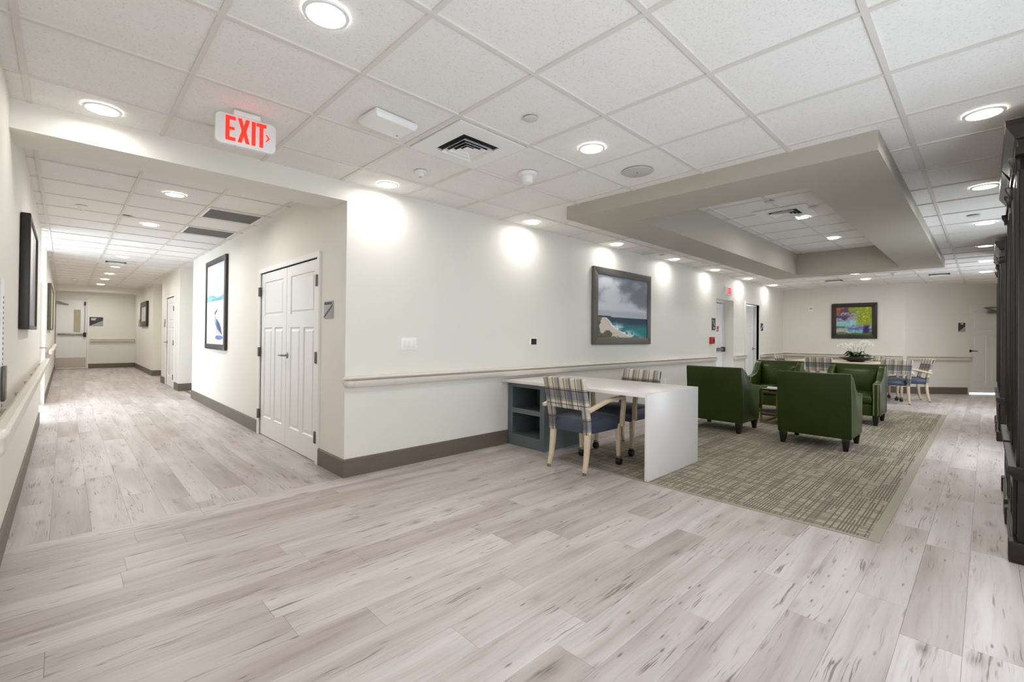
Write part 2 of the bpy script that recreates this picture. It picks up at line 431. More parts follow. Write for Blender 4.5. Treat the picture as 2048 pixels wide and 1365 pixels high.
# alcove on the left with the window
o = MB().cells([4.73, 7.34], [0, 2.62], [(4.95, 7.11, .10, 2.38)], 0, .14).build('wall_alcove_window', MAT['wall'])
o.location = (-2.40, 0, 0); o.rotation_euler = (0, 0, Q); tag(o, 'alcove wall with the bright window', 'wall', kind='structure')
wbox('wall_alcove_near', 'near side wall of the bright alcove', -2.40, XL-.14, 4.73, 4.87, 0, 2.62)
wbox('wall_alcove_far', 'far side wall of the bright alcove', -2.40, XL-.14, 7.20, 7.34, 0, 2.62)
wi = empty('window_1', (-2.46, 6.03, .10), Q, 'bright alcove window letting daylight into the corridor', 'window', kind='structure')
MB().cells([-1.08, 1.08], [0, 2.28], [(-1.03, -.025, .05, 2.23), (.025, 1.03, .05, 2.23)], -.02, .03).build('window_frame', MAT['white'], wi)
for sx in (-.5275, .5275): Bx('pane', MAT['glass'], wi, sx-.5, sx+.5, .002, .008, .05, 2.23)
for k_, (a_, b_) in enumerate(FILL_WINDOWS):  # frames and panes of the added fill windows, out of view
    wi = empty('window_%d' % (k_+2), ((a_+b_)/2, YR-.10, .35), math.pi, ('left', 'second', 'third', 'last')[k_]+' added fill-light window, out of view in the bookcase wall', 'window', kind='structure')
    w_ = (b_-a_)/2
    MB().cells([-w_, w_], [0, 1.6], [(-w_+.05, -.025, .05, 1.55), (.025, w_-.05, .05, 1.55)], -.02, .03).build('window_frame', MAT['white'], wi)
    for s_ in (-1, 1): Bx('pane', MAT['glass'], wi, min(s_*.025, s_*(w_-.05)), max(s_*.025, s_*(w_-.05)), .002, .008, .05, 1.55)
# header beams over the corridor
o = MB().box(XL, 0, 0, .37, ZH, 2.62).build('trim_header', MAT['wall']); tag(o, 'off-white header beam over the corridor opening', 'beam', kind='structure')
o = MB().box(XL, .05, 14.6, 15.0, 2.416, 2.62).build('trim_header_far', MAT['wall']); tag(o, 'header beam near the far end of the corridor', 'beam', kind='structure')

# ------------------------------------------------------------------ structure: floors
unit = None
def unit_box(name):
    b = MB().box(-.5, .5, -.5, .5, -.5, .5); bmesh.ops.recalc_face_normals(b.bm, faces=b.bm.faces)
    me = bpy.data.meshes.new(name); b.bm.to_mesh(me); b.bm.free(); return me
def piece(name, me, parent, x0, x1, y0, y1, z0, z1):
    o = bpy.data.objects.new(name, me); COL.objects.link(o); o.parent = parent
    o.location = ((x0+x1)/2, (y0+y1)/2, (z0+z1)/2); o.scale = (x1-x0, y1-y0, z1-z0); return o

CX0, CX1, CY0, CY1 = 1.815, 8.72, -3.35, -0.78        # carpet
fl = MB().box(XL-.1, 14.6, YR-.1, 0.0, -.10, -.006).build('floor', MAT['subfloor']); tag(fl, 'pale grey wood-look plank floor of the lounge', 'floor', kind='structure')
fc = MB().box(-3.4, 1.7, 0.0, YE+.1, -.10, -.006).build('floor_corridor', MAT['subfloor']); tag(fc, 'pale grey plank floor running down the corridor', 'floor', kind='structure')
me_px = unit_box('plank'); me_px.materials.append(MAT['plank_x'])
me_py = unit_box('plank'); me_py.materials.append(MAT['plank_y'])
PW, PL, GAP = .1865, 1.22, .0009
rng = random.Random(3)
row = 0; y = 0.0
while y > YR:
    y1 = y; y0 = max(y-PW, YR); x = XL - rng.random()*PL
    while x < 14.2:
        a, b = max(x, XL), min(x+PL, 14.25); x += PL
        if b-a < .02: continue
        if a > CX0+.02 and b < CX1-.02 and y0 > CY0+.02 and y1 < CY1-.02: continue
        if a > 13.0 and y1 > -1.5: continue
        piece('plank', me_px, fl, a+GAP/2, b-GAP/2, y0+GAP/2, y1-GAP/2, -.006, 0)
    y -= PW
x = XL
while x < .06:
    x0, x1 = x, min(x+PW, .0 if x+PW < .06 else x+PW); y = 0.001 - 0
    yy = -rng.random()*PL
    while yy < YE:
        a, b = max(yy, 0.0), min(yy+PL, YE); yy += PL
        if b-a < .02: continue
        piece('plank', me_py, fc, x0+GAP/2, x0+PW-GAP/2, a+GAP/2, b-GAP/2, -.006, 0)
    x += PW
# niche and alcove planks
for (xa, xb, ya, yb) in ((-2.4, XL, 4.87, 7.2), (.06+.09, 1.6, 6.55, 7.92), (.087, .30, 10.37, 12.45)):
    x = xa
    while x < xb-.02:
        piece('plank', me_py, fc, x+GAP/2, min(x+PW, xb)-GAP/2, ya, (ya+yb)/2-GAP/2, -.006, 0)
        piece('plank', me_py, fc, x+GAP/2, min(x+PW, xb)-GAP/2, (ya+yb)/2+GAP/2, yb, -.006, 0)
        x += PW
# carpet inset
cp = Bx('carpet', MAT['carpet'], None, CX0+.03, CX1-.06, CY0+.06, CY1-.03, -.001, .003)
tag(cp, 'taupe cross-hatched carpet under the green armchairs', 'carpet')
Bx('border_strip', MAT['strip'], cp, CX0, CX0+.03, CY0, CY1, -.001, .0035)
Bx('border_strip', MAT['strip'], cp, CX1-.06, CX1, CY0, CY1, -.001, .0035)
Bx('border_strip', MAT['strip'], cp, CX0+.03, CX1-.06, CY0, CY0+.06, -.001, .0035)
Bx('border_strip', MAT['strip'], cp, CX0+.03, CX1-.06, CY1-.03, CY1, -.001, .0035)

# ------------------------------------------------------------------ structure: ceilings
ce = MB()
for a in ((XL-.1, SX0+.1, YR-.1, .05), (SX1-.1, 14.6, YR-.1, .05), (SX0+.1, SX1-.1, YR-.1, SY0+.1), (SX0+.1, SX1-.1, SY1-.1, .05)):
    pass
def ring(xs, ys, hx, hy, z0, z1, name, mat):
    """flat ring with a rectangular hole, one connected skin."""
    b = MB().cells([xs[0], xs[1]], [ys[0], ys[1]], [(hx[0], hx[1], hy[0], hy[1])], 0, 1)
    for v in b.bm.verts: x_, s_, y_ = v.co; v.co = (x_, y_, z0 if s_ < .5 else z1)
    return b.build(name, mat)
ce = ring((XL-.1, 14.6), (YR-.1, .05), (SX0+.1, SX1-.1), (SY0+.1, SY1-.1), H+.03, H+.06, 'ceiling', MAT['tee'])
tag(ce, 'white suspended tile ceiling of the lounge', 'ceiling', kind='structure')
sf = ring((SX0, SX1), (SY0, SY1), (IX0, IX1), (IY0, IY1), ZS, ZT+.04, 'ceiling_soffit', MAT['soffit'])
tag(sf, 'taupe dropped soffit frame around the raised ceiling tray', 'soffit', kind='structure')
tr = MB().box(IX0-.05, IX1+.05, IY0-.05, IY1+.05, ZT+.03, ZT+.07).build('ceiling_tray', MAT['tee'])
tag(tr, 'raised tile ceiling inside the taupe soffit', 'ceiling', kind='structure')
cc = MB().box(-3.4, 1.75, .37, YE+.1, HC+.03, HC+.07).build('ceiling_corridor', MAT['tee'])
tag(cc, 'white suspended tile ceiling of the corridor', 'ceiling', kind='structure')
me_t = unit_box('ceiling_tile'); me_t.materials.append(MAT['tile'])
me_g = unit_box('grid_tee'); me_g.materials.append(MAT['tee'])
TW = .012; TG = .6096
def minus(r, s):
    """rectangle r minus rectangle s -> list of rectangles"""
    x0, x1, y0, y1 = r; a0, a1, b0, b1 = s
    if x1 <= a0 or x0 >= a1 or y1 <= b0 or y0 >= b1: return [r]
    out = []
    if x0 < a0: out.append((x0, a0, y0, y1))
    if x1 > a1: out.append((a1, x1, y0, y1))
    m0, m1 = max(x0, a0), min(x1, a1)
    if y0 < b0: out.append((m0, m1, y0, b0))
    if y1 > b1: out.append((m0, m1, b1, y1))
    return out
def grid_ceiling(parent, xl, yl, z, cut=None, skip=()):
    xl = sorted(xl); yl = sorted(yl)
    for i in range(len(xl)-1):
        for j in range(len(yl)-1):
            if (i, j) in skip: continue
            e = .0005
            r = (xl[i]+e, xl[i+1]-e, yl[j]+e, yl[j+1]-e)
            for q in (minus(r, cut) if cut else [r]):
                if q[1]-q[0] > .012 and q[3]-q[2] > .012: piece('ceiling_tile', me_t, parent, *q, z+.009, z+.024)
    for y in yl[1:-1]:
        for q in (minus((xl[0], xl[-1], y-TW, y+TW), cut) if cut else [(xl[0], xl[-1], y-TW, y+TW)]):
            if q[1]-q[0] > .02: piece('main_runner', me_g, parent, *q, z, z+.0095)
    for x in xl[1:-1]:
        for j in range(len(yl)-1):
            r = (x-TW, x+TW, yl[j]+TW, yl[j+1]-TW)
            for q in (minus(r, cut) if cut else [r]):
                if q[1]-q[0] > .01 and q[3]-q[2] > .02: piece('cross_tee', me_g, parent, *q, z+.0004, z+.0095)
GXL = [XL]+[-.0607+TG*k for k in range(-3, 24)]+[14.3]
GYL = [YR]+[-2.2361+TG*k for k in range(-3, 4)]+[0.0]
grid_ceiling(ce, GXL, GYL, H, (SX0, SX1, SY0, SY1))
grid_ceiling(tr, [IX0]+[IX0+.3+TG*k for k in range(9)]+[IX1], [IY0, IY0+.14, IY0+.14+TG, IY0+.14+2*TG, IY1], ZT)
CXL = [XL, -1.90, -1.272, -.63, -.06, 0.05]
CYL = [.37]+[1.395+.606*k for k in range(-1, 26)]+[YE]
CYL = [c for c in CYL if c <= YE]
grid_ceiling(cc, CXL, CYL, HC)
for (xa, xb, ya, yb) in ((-2.4, XL, 4.87, 7.2), (.05, 1.6, 6.55, 7.92), (.05, .30, 10.37, 12.45)):
    piece('ceiling_tile', me_t, cc, xa, xb, ya, yb, HC+.005, HC+.022)

# ------------------------------------------------------------------ baseboards
def baseboard(name, wl, u0, u1, label, n=.012):
    b = MB().prism([(0, 0), (-n, 0), (-n, ZB-.012), (-n*.4, ZB), (0, ZB)], u0, u1, 'x').build(name, MAT['base'])
    b.location = WALLS[wl][0]; b.rotation_euler = (0, 0, WALLS[wl][1])
    return tag(b, label, 'baseboard', kind='structure')
baseboard('baseboard_lounge', 'lounge', -.012, 7.78, 'brown vinyl baseboard along the lounge wall')
baseboard('baseboard_lounge_pier', 'lounge', 8.69, 9.34, 'brown baseboard between the two far doors')
baseboard('baseboard_lounge_end', 'lounge', 10.35, LX, 'brown baseboard right of the far narrow door')
baseboard('baseboard_corridor_near', 'corridor', -.54, 0, 'brown baseboard between the closet door and the corner')
baseboard('baseboard_corridor', 'corridor', -6.55, -2.42, 'brown baseboard under the heron picture')
baseboard('baseboard_corridor_middle', 'corridor', -8.45, -7.92, 'brown baseboard right of the narrow corridor door')
baseboard('baseboard_corridor_middle_far', 'corridor', -10.37, -9.63, 'brown baseboard left of the narrow corridor door')
baseboard('baseboard_far', 'far', 0, 2.5, 'brown baseboard below the colourful painting')
baseboard('baseboard_angled', 'diag', 0, 1.40, 'brown baseboard on the angled wall')
baseboard('baseboard_left', 'left', YR, 4.87, 'brown baseboard along the left wall')
baseboard('baseboard_left_far', 'left', 7.2, YE, 'brown baseboard along the far left corridor wall')
baseboard('baseboard_end', 'end', -1.16, .05, 'brown baseboard on the corridor end wall')
baseboard('baseboard_corridor_far', 'recess', -YE, -12.45, 'brown baseboard below the small framed picture')
for nm, lb, a in (('baseboard_niche', 'brown baseboard on the niche side wall', (0, 1.6, 7.908, 7.92)), ('baseboard_return', 'brown baseboard on the far corridor return', (.05, .30, 12.438, 12.45))):
    tag(Bx(nm, MAT['base'], None, *a, 0, ZB), lb, 'baseboard', kind='structure')

# ------------------------------------------------------------------ doors
def door_leaf(parent, w, h, x0, mat, y=0.0, th=.04, three=True):
    """craftsman leaf: one square panel over two tall ones."""
    st = .115 if w > .6 else .075
    top0, top1 = h*.735, h*.945; lo0, lo1 = h*.115, h*.665
    mid = x0+w/2; sg = .05
    holes = [(x0+st, x0+w-st, top0, top1), (x0+st, mid-sg, lo0, lo1), (mid+sg, x0+w-st, lo0, lo1)]
    lf = MB().cells([x0, x0+w], [.008, h], holes, y, y+th).build('leaf', mat, parent)
    for a, b, c, d in holes:
        e = .016
        pts = [[(a, y, c), (b, y, c), (b, y, d), (a, y, d)], [(a+e*.6, y+.011, c+e*.6), (b-e*.6, y+.011, c+e*.6), (b-e*.6, y+.011, d-e*.6), (a+e*.6, y+.011, d-e*.6)],
               [(a+e*1.6, y+.011, c+e*1.6), (b-e*1.6, y+.011, c+e*1.6), (b-e*1.6, y+.011, d-e*1.6), (a+e*1.6, y+.011, d-e*1.6)],
               [(a+e*2.6, y+.003, c+e*2.6), (b-e*2.6, y+.003, c+e*2.6), (b-e*2.6, y+.003, d-e*2.6), (a+e*2.6, y+.003, d-e*2.6)]]
        vs = [p for r in pts for p in r]; fs = [(12, 13, 14, 15)]
        for k in range(3):
            for i in range(4): fs.append((k*4+i, k*4+(i+1) % 4, (k+1)*4+(i+1) % 4, (k+1)*4+i))
        b_ = MB(); b_.raw(vs, fs); b_.build('panel', mat, lf)
    return lf
def lever(parent, x, z, y, dirx=1, name='door_handle', mat='steel'):
    h = MB().lathe([(0, 0), (.031, 0), (.031, .006), (.024, .012), (0, .012)], (x, y, z), 16, 'y')
    for v in h.bm.verts: v.co.y = 2*y - v.co.y if v.co.y > y else v.co.y
    o = h.build(name, MAT[mat], parent, smooth=True)
    MB().tube([(x, y, z), (x, y-.045, z), (x+dirx*.012, y-.055, z), (x+dirx*.115, y-.055, z-.002)], [.010, .010, .011, .008], 10).build('lever', MAT[mat], o, smooth=True)
    return o
def hinge(parent, x, z):
    Bx('hinge', MAT['hinge'], parent, x-.016, x+.016, -.030, .002, z-.055, z+.055, .003)
def door_frame(parent, x0, x1, h, w=.05, d=.018, mat=None, depth=.06):
    MB().cells([x0-w, x1+w], [0, h+w], [(x0, x1, -1, h)], -d, depth).build('door_frame', mat or MAT['doorwhite'], parent)
# double closet door in the corridor wall (u runs towards the camera)
d = wall_empty('door_1', 'corridor', -2.365, 0, label='white panelled double closet door in the corridor wall', cat='door', kind='structure')
door_frame(d, 0, 1.775, 1.955, .052)
door_leaf(d, .880, 1.945, .003, MAT['doorwhite'], y=.006); door_leaf(d, .880, 1.945, .892, MAT['doorwhite'], y=.006)
Bx('dark_backing', MAT['dark'], d, -.02, 1.795, .061, .07, 0, 1.97)  # added dark sheet, keeps sky light out of the leaf gaps
for z in (.25, 1.0, 1.73): hinge(d, .0, z); hinge(d, 1.778, z)
lever(d, .925, .99, .006, -1)
# far door with panic bar, set back in a deep opening
d = wall_empty('door_2', 'lounge', 7.78, 0, label='white recessed door with a panic bar under the far exit sign', cat='door', kind='structure')
MB().cells([0, .91], [0, 2.034], [(.04, .87, -1, 1.99)], .19, .28).build('door_frame', MAT['doorwhite'], d)
lf = door_leaf(d, .82, 1.975, .045, MAT['doorwhite'], y=.205)
Bx('dark_backing', MAT['dark'], d, .03, .88, .25, .26, 0, 2.0)  # dark backing added to block light leaking round the leaf
Bx('push_bar', MAT['steel'], d, .10, .84, .145, .205, .95, 1.02, .008)
Bx('bar_end', MAT['bronze'], d, .76, .85, .14, .204, .935, 1.035, .006)
s = Bx('warning_sign', MAT['red'], d, .30, .62, .198, .204, 1.37, 1.475)
for k, (a, b) in enumerate(((.34, .52), (.34, .58))): Bx('text_line', MAT['signwhite'], s, a, b, .196, .199, 1.436-k*.04, 1.456-k*.04)
# narrow door further along
d = wall_empty('door_3', 'lounge', 9.40, 0, label='white narrow door with a lever handle near the far corner', cat='door', kind='structure')
door_frame(d, 0, .89, 2.02, .055, .02, None, .05)
door_leaf(d, .855, 2.005, .003, MAT['doorwhite'], y=.11)
Bx('door_gap', MAT['dark'], d, .859, .876, .125, .15, 0, 2.0); Bx('jamb', MAT['doorwhite'], d, .876, .889, .05, .19, 0, 2.02)
lever(d, .81, .98, .11, -1)
# door in the angled wall
d = wall_empty('door_4', 'diag', 1.445, 0, label='white panelled door on the angled wall with light under it', cat='door', kind='structure')
b = door_leaf(d, .92, 1.995, .002, MAT['doorwhite'], y=.035); b.location.z = .028
Bx('door_frame', MAT['doorwhite'], d, 0, .925, .0, .10, 2.0, 2.034)
c = Bx('door_closer', MAT['steel'], d, .44, .78, -.03, .033, 1.86, 1.93, .012)
MB().tube([(.5, -.035, 1.93), (.28, -.07, 1.975), (.62, .0, 2.0)], .011, 8).build('closer_arm', MAT['steel'], c, smooth=True)
lever(d, .055, .99, .035, 1, mat='bronze')
# narrow corridor door
d = empty('door_5', (0, 9.575, 0), -Q, 'narrow white corridor door with a lever and three hinges', 'door', kind='structure')
Bx('dark_backing', MAT['dark'], d, -.02, 1.09, .061, .07, 0, 2.05)  # dark sheet added behind the leaf against sky showing through
door_frame(d, 0, 1.07, 2.03, .05); door_leaf(d, 1.06, 2.015, .005, MAT['doorwhite'], y=.006)
for z in (.25, 1.0, 1.75): hinge(d, 1.07, z)
lever(d, .07, 1.0, .006, -1)
# door with lever in the alcove
d = empty('door_6', (-2.38, 7.195, 0), 0, 'white door with a steel lever in the bright left alcove', 'door', kind='structure')
door_leaf(d, .35, 2.03, 0, MAT['doorwhite'], y=-.045)
h = Bx('lock_plate', MAT['steel'], d, .30, .348, -.056, -.046, .82, 1.06, .003)
lever(d, .33, .95, -.056, 1)
# double egress door at the corridor end
d = wall_empty('door_7', 'end', -1.96, 0, label='white corridor end door with a vertical rod panic bar', cat='door', kind='structure')
Bx('leaf', MAT['doorwhite'], d, .02, .76, -.05, -.005, .01, 2.26)
fr = MB().cells([.44, .60], [1.22, 1.95], [(.455, .585, 1.235, 1.935)], -.062, -.05).build('window_frame', MAT['signgrey'], d)
Bx('pane', plain('wired_glass', (170, 160, 128), .2), d, .455, .585, -.056, -.05, 1.235, 1.935)
Bx('jamb', MAT['doorwhite'], d, .765, .80, -.06, -.0, 0, 2.30)
Bx('push_bar', MAT['steel'], d, .06, .70, -.10, -.05, 1.11, 1.16, .006)
Bx('bar_case', MAT['bronze'], d, .67, .74, -.11, -.05, 1.05, 1.20, .006)
Bx('vertical_rod', MAT['steel'], d, .698, .712, -.075, -.055, 1.2, 2.12)
Bx('rod_latch', MAT['bronze'], d, .685, .725, -.09, -.05, 2.10, 2.22)
Bx('kick_plate', MAT['kick'], d, .03, .74, -.056, -.05, .05, .37)
MB().sweep([(.03, -.08, 2.14), (.3, -.1, 2.10), (.03, -.06, 2.2)], .03, .02, (0, 0, 1)).build('door_closer', MAT['steel'], d)

# ------------------------------------------------------------------ handrails
PROF = [(-.002, .792), (-.026, .772), (-.048, .766), (-.066, .773), (-.077, .79), (-.080, .812), (-.076, .828), (-.046, .832),
        (-.046, .841), (-.084, .843), (-.090, .852), (-.082, .861), (-.06, .864), (-.02, .864), (-.002, .858)]
def rail(wl, u0, u1, label, caps=(True, True), dz=0, gap=0, name='wall_handrail'):
    r = wall_empty(name, wl, u0, 0, label=label, cat='handrail', group='beige wall handrails')
    L = u1-u0; prof = [(y-gap, z+dz) for y, z in PROF]
    if gap: prof = [(y, z+dz) for y, z in ((-.040, .80), (-.052, .775), (-.070, .768), (-.086, .776), (-.092, .80), (-.090, .835), (-.097, .842), (-.097, .856), (-.085, .866), (-.06, .868), (-.046, .858), (-.042, .84))]
    a = .075 if caps[0] else 0; b = .075 if caps[1] else 0
    MB().prism(prof, a+.002, L-b-.002, 'x').build('rail', MAT['rail'], r, smooth=True, angle=35)
    cz = sum(z for _, z in prof)/len(prof)
    for flag, s, e in ((caps[0], a, 0), (caps[1], L-b, L)):
        if not flag: continue
        sg = 1 if e > s else -1; secs = []
        for t in (0, .55, .8, .95, 1.0):
            k = math.sqrt(max(0, 1-t**4))*.75+.25 if t < 1 else .25
            secs.append([(s+(e-s)*t, max(y*(k), y) if not gap else -.045+(y+.045)*k, cz+(z-cz)*(.3+.7*k)) for y, z in prof])
        MB().loft(secs).build('end_cap', MAT['rail'], r, smooth=True, angle=50)
    if gap:
        n = max(2, int(L/.8))
        for k in range(n):
            u = .25+(L-.5)*k/(n-1)
            br = MB().box(u-.02, u+.02, -.045, 0, .785+dz, .815+dz).build('bracket', MAT['rail'], r, bevel=.006)
    return r
rail('lounge', -.025, 7.70, 'longest beige handrail along the lounge wall above the desk')
rail('lounge', 8.69, 9.36, 'short beige handrail piece between the two far doors', (True, True))
rail('lounge', 10.36, LX-.09, 'beige handrail between the narrow door and the far corner', (True, False))
rail('far', 0.0, 2.47, 'beige handrail below the colourful painting', (False, False))
rail('diag', .03, 1.47, 'beige handrail on the angled wall beside the white door', (False, True))
rail('left', -1.40, 4.84, 'beige handrail at the left edge in the foreground', (True, True), 0.0, .04)
rail('left', 7.25, 12.4, 'distant beige handrail on the left corridor wall', (True, True), 0.05, .04)
rail('end', -1.12, .04, 'dark-edged handrail on the corridor end wall', (False, False), .12)

# ------------------------------------------------------------------ pictures
def vnoise(u, v, seed=0):
    rs = np.random.RandomState(seed); g = rs.rand(64, 64)
    i = np.floor(u).astype(int); j = np.floor(v).astype(int); fu = u-i; fv = v-j
    fu = fu*fu*(3-2*fu); fv = fv*fv*(3-2*fv)
    A = lambda a, b: g[a % 64, b % 64]
    return (A(i, j)*(1-fu)+A(i+1, j)*fu)*(1-fv)+(A(i, j+1)*(1-fu)+A(i+1, j+1)*fu)*fv
def fbm(u, v, seed=0, oct=4):
    s = 0; a = .5
    for k in range(oct): s = s+a*vnoise(u*2**k, v*2**k, seed+k); a *= .5
    return s/(1-.5**oct)
def lerp(a, b, t): return a+(b-a)*np.clip(t, 0, 1)[..., None]
def C3(*c): return np.array(c, float)
def sst(a, b, x): t = np.clip((x-a)/(b-a), 0, 1); return t*t*(3-2*t)
def P_beach(u, v):
    cl = fbm(u*3.3, v*4.5, 5, 6); cl2 = fbm(u*7+3, v*10, 11, 5)
    c = lerp(C3(205, 208, 214), C3(128, 132, 142), sst(.34, .72, cl+.25*(cl2-.5)+.22*(u-.5)-.1*abs(v-.7)))
    c = lerp(c, C3(150, 172, 205), sst(.5, .62, cl2)*sst(.85, 1.0, v+.1*(.5-u))*.8)
    c = lerp(c, C3(176, 182, 190), sst(.47, .40, v))
    hz = .335
    t = (hz-v)/hz
    sea = lerp(C3(24, 52, 78), C3(22, 120, 124), sst(.15, .6, t+.25*(fbm(u*5, v*20, 3)-.5)))
    shore = .11+.50*np.clip(t, 0, 1)**1.35+.02*np.sin(t*9)
    foam = fbm(u*9, v*26, 21)
    sea = lerp(sea, C3(232, 238, 238), sst(.46, .60, foam)*sst(.42, .02, u-shore)*sst(.15, .5, t))
    sea = lerp(sea, C3(236, 240, 240), sst(.04, .0, np.abs(u-shore-.02)))
    c = np.where((v < hz)[..., None], sea, c)
    sand = lerp(C3(222, 208, 198), C3(206, 190, 176), fbm(u*8, v*20, 9))
    c = np.where(((v < hz) & (u < shore))[..., None], sand, c)
    veg = lerp(C3(50, 56, 30), C3(132, 124, 50), fbm(u*14, v*22, 33))
    c = np.where(((v < hz) & (u < .03+.10*fbm(u*9, v*30, 2)-.12*(t-.2)*(t > .2)))[..., None] | ((v < .02+.26*fbm(u*12, v*12, 8)-.42*u))[..., None], veg, c)
    c = np.where(((abs(v-hz) < .014) & (u < .25))[..., None], C3(44, 56, 46), c)
    return c
def P_heron(u, v):
    sk = lerp(C3(196, 210, 222), C3(240, 240, 240), fbm(u*2, v*4, 4)); sk = lerp(sk, C3(232, 220, 214), sst(.62, .75, fbm(u*3+2, v*5, 9)))
    c = lerp(C3(238, 240, 243), sk, sst(.55, .62, v))
    sea = lerp(C3(60, 148, 170), C3(200, 222, 228), fbm(u*5, v*40, 6))
    band = ((v > .535) & (v < .60+.02*np.sin(u*7)))
    c = np.where(band[..., None], sea, c)
    def ell(cx, cy, rx, ry, col, c, a=0):
        du, dv = u-cx, v-cy; x = du*math.cos(a)+dv*math.sin(a); y_ = -du*math.sin(a)+dv*math.cos(a)
        return np.where(((x/rx)**2+(y_/ry)**2 < 1)[..., None], lerp(C3(*col)*.75, C3(*col)*1.15, fbm(u*12, v*20, 13)), c)
    c = ell(.66, .235, .20, .055, (92, 124, 172), c, -.35); c = ell(.74, .20, .16, .03, (62, 82, 120), c, -.5)
    c = ell(.50, .33, .055, .075, (190, 204, 220), c, .35); c = ell(.54, .40, .09, .016, (70, 84, 104), c, .3)
    for x0, y0, x1, y1 in ((.62, .20, .58, .13), (.70, .19, .71, .12)):
        d = np.abs((u-x0)*(y1-y0)-(v-y0)*(x1-x0))/math.hypot(x1-x0, y1-y0)
        c = np.where(((d < .012) & (v < y0) & (v > y1))[..., None], C3(70, 80, 96), c)
    c = ell(.72, .085, .22, .028, (110, 146, 206), c)
    return c
def P_garden(u, v):
    n = fbm(u*5, v*6, 3); n2 = fbm(u*10, v*12, 7); n3 = fbm(u*26, v*30, 17); w = .35*(n2-.5)
    c = lerp(C3(206, 200, 208), C3(150, 150, 170), n)
    c = lerp(c, C3(112, 78, 104), sst(.42, .55, n2)*sst(.60, .72, v+w)*sst(.62, .40, u+w))
    c = lerp(c, C3(186, 104, 78), sst(.26, .10, u+.8*np.abs(v-.92)+w))
    c = lerp(c, C3(150, 164, 60), sst(.78, .90, v+w)*sst(.30, .40, u)*sst(.72, .60, u+w))
    c = lerp(c, C3(74, 54, 74), sst(.82, .92, v+w)*sst(.62, .70, u)*sst(.82, .75, u))
    c = lerp(c, C3(86, 74, 116), sst(.10, .02, np.abs(v-.62+w))*sst(.42, .28, u+w))
    c = lerp(c, C3(140, 204, 206), sst(.13, .03, np.abs(v-.40+w*.7))*sst(.72, .52, u))
    c = lerp(c, C3(150, 172, 58), sst(.52, .68, u+w)*sst(.30, .42, v+w*.6)); c = lerp(c, C3(206, 178, 64), sst(.50, .66, n3)*sst(.60, .80, u)*sst(.34, .46, v))
    c = lerp(c, C3(104, 122, 172), sst(.12, .03, np.abs(v-.22+w*.8))*sst(.22, .40, u)); c = lerp(c, C3(120, 186, 200), sst(.05, .01, np.abs(v-.13+w*.4))*sst(.3, .45, u)*sst(.85, .7, u))
    c = lerp(c, C3(58, 50, 92), sst(.12, .04, np.abs(u-.86+w*.5))*sst(.40, .26, v)); c = lerp(c, C3(84, 124, 54), sst(.11, .03, v+w*.4)); c = lerp(c, C3(88, 122, 54), sst(.06, .01, np.abs(v-.27))*sst(.36, .2, u))
    return np.clip(c*(.78+.40*n3[..., None]), 0, 255)
def P_grey(u, v):
    n = fbm(u*3, v*1.2, 5); return lerp(C3(214, 212, 210), C3(120, 122, 126), sst(.35, .75, n+.3*(.6-v)))
def P_pale(u, v): return lerp(C3(222, 222, 216), C3(170, 172, 168), fbm(u*3, v*4, 15))
def P_olive(u, v): return lerp(C3(196, 194, 150), C3(150, 150, 104), fbm(u*3, v*4, 25))

def canvas(parent, fn, w, h, y, nx, nz, mat='print'):
    us = np.linspace(0, 1, nx+1); vs = np.linspace(0, 1, nz+1); U, V = np.meshgrid(us, vs)
    c = np.clip(fn(U, V), 0, 255)/255; c = np.where(c <= .04045, c/12.92, ((c+.055)/1.055)**2.4)
    verts = [(-w/2+w*float(a), y, h*float(b)) for b in vs for a in us]
    fs = [(j*(nx+1)+i, j*(nx+1)+i+1, (j+1)*(nx+1)+i+1, (j+1)*(nx+1)+i) for j in range(nz) for i in range(nx)]
    me = bpy.data.meshes.new('canvas'); me.from_pydata(verts, [], fs)
    at = me.color_attributes.new('Col', 'FLOAT_COLOR', 'POINT')
    at.data.foreach_set('color', np.concatenate([c.reshape(-1, 3), np.ones((c.size//3, 1))], 1).ravel())
    me.materials.append(MAT[mat]); o = bpy.data.objects.new('canvas', me); COL.objects.link(o); o.parent = parent
    o.location = (0, 0, 0); return o
def picture(name, wl, u, z0, w, h, fw_, dep, mat, fn, label, nx=60, nz=60):
    p = wall_empty(name, wl, u, z0, label=label, cat='picture')
    a, b = -w/2, w/2
    for n_, poly in (('frame_bottom', [(a, 0), (b, 0), (b-fw_, fw_), (a+fw_, fw_)]), ('frame_top', [(a, h), (a+fw_, h-fw_), (b-fw_, h-fw_), (b, h)]),
                     ('frame_side', [(a, 0), (a+fw_, fw_), (a+fw_, h-fw_), (a, h)]), ('frame_side', [(b, 0), (b, h), (b-fw_, h-fw_), (b-fw_, fw_)])):
        MB().prism(poly, -dep, -.002, 'y').build(n_, MAT[mat], p, bevel=min(.008, fw_*.15))
    cv = canvas(p, fn, w-2*fw_+.004, h-2*fw_+.004, -dep+.014, nx, nz)
    cv.location = (0, 0, fw_-.002)
    return p
picture('beach_picture', 'lounge', (3.52+5.08)/2, 1.115, 1.56, 1.095, .105, .045, 'framegrey', P_beach, 'framed beach photograph with grey clouds and turquoise sea', 150, 110)
picture('heron_picture', 'corridor', -(3.94+5.30)/2, .965, 1.33, 1.43, .085, .04, 'frame', P_heron, 'tall framed heron picture in the corridor', 110, 150)
picture('garden_painting', 'far', (1.085+2.005)/2, 1.25, .905, .865, .10, .04, 'frame', P_garden, 'dark-framed colourful garden painting on the far wall', 110, 100)
picture('grey_picture', 'left', (.93+2.15)/2, 1.235, 1.22, .83, .03, .055, 'frame', P_grey, 'deep black-framed grey picture on the left wall', 30, 40)
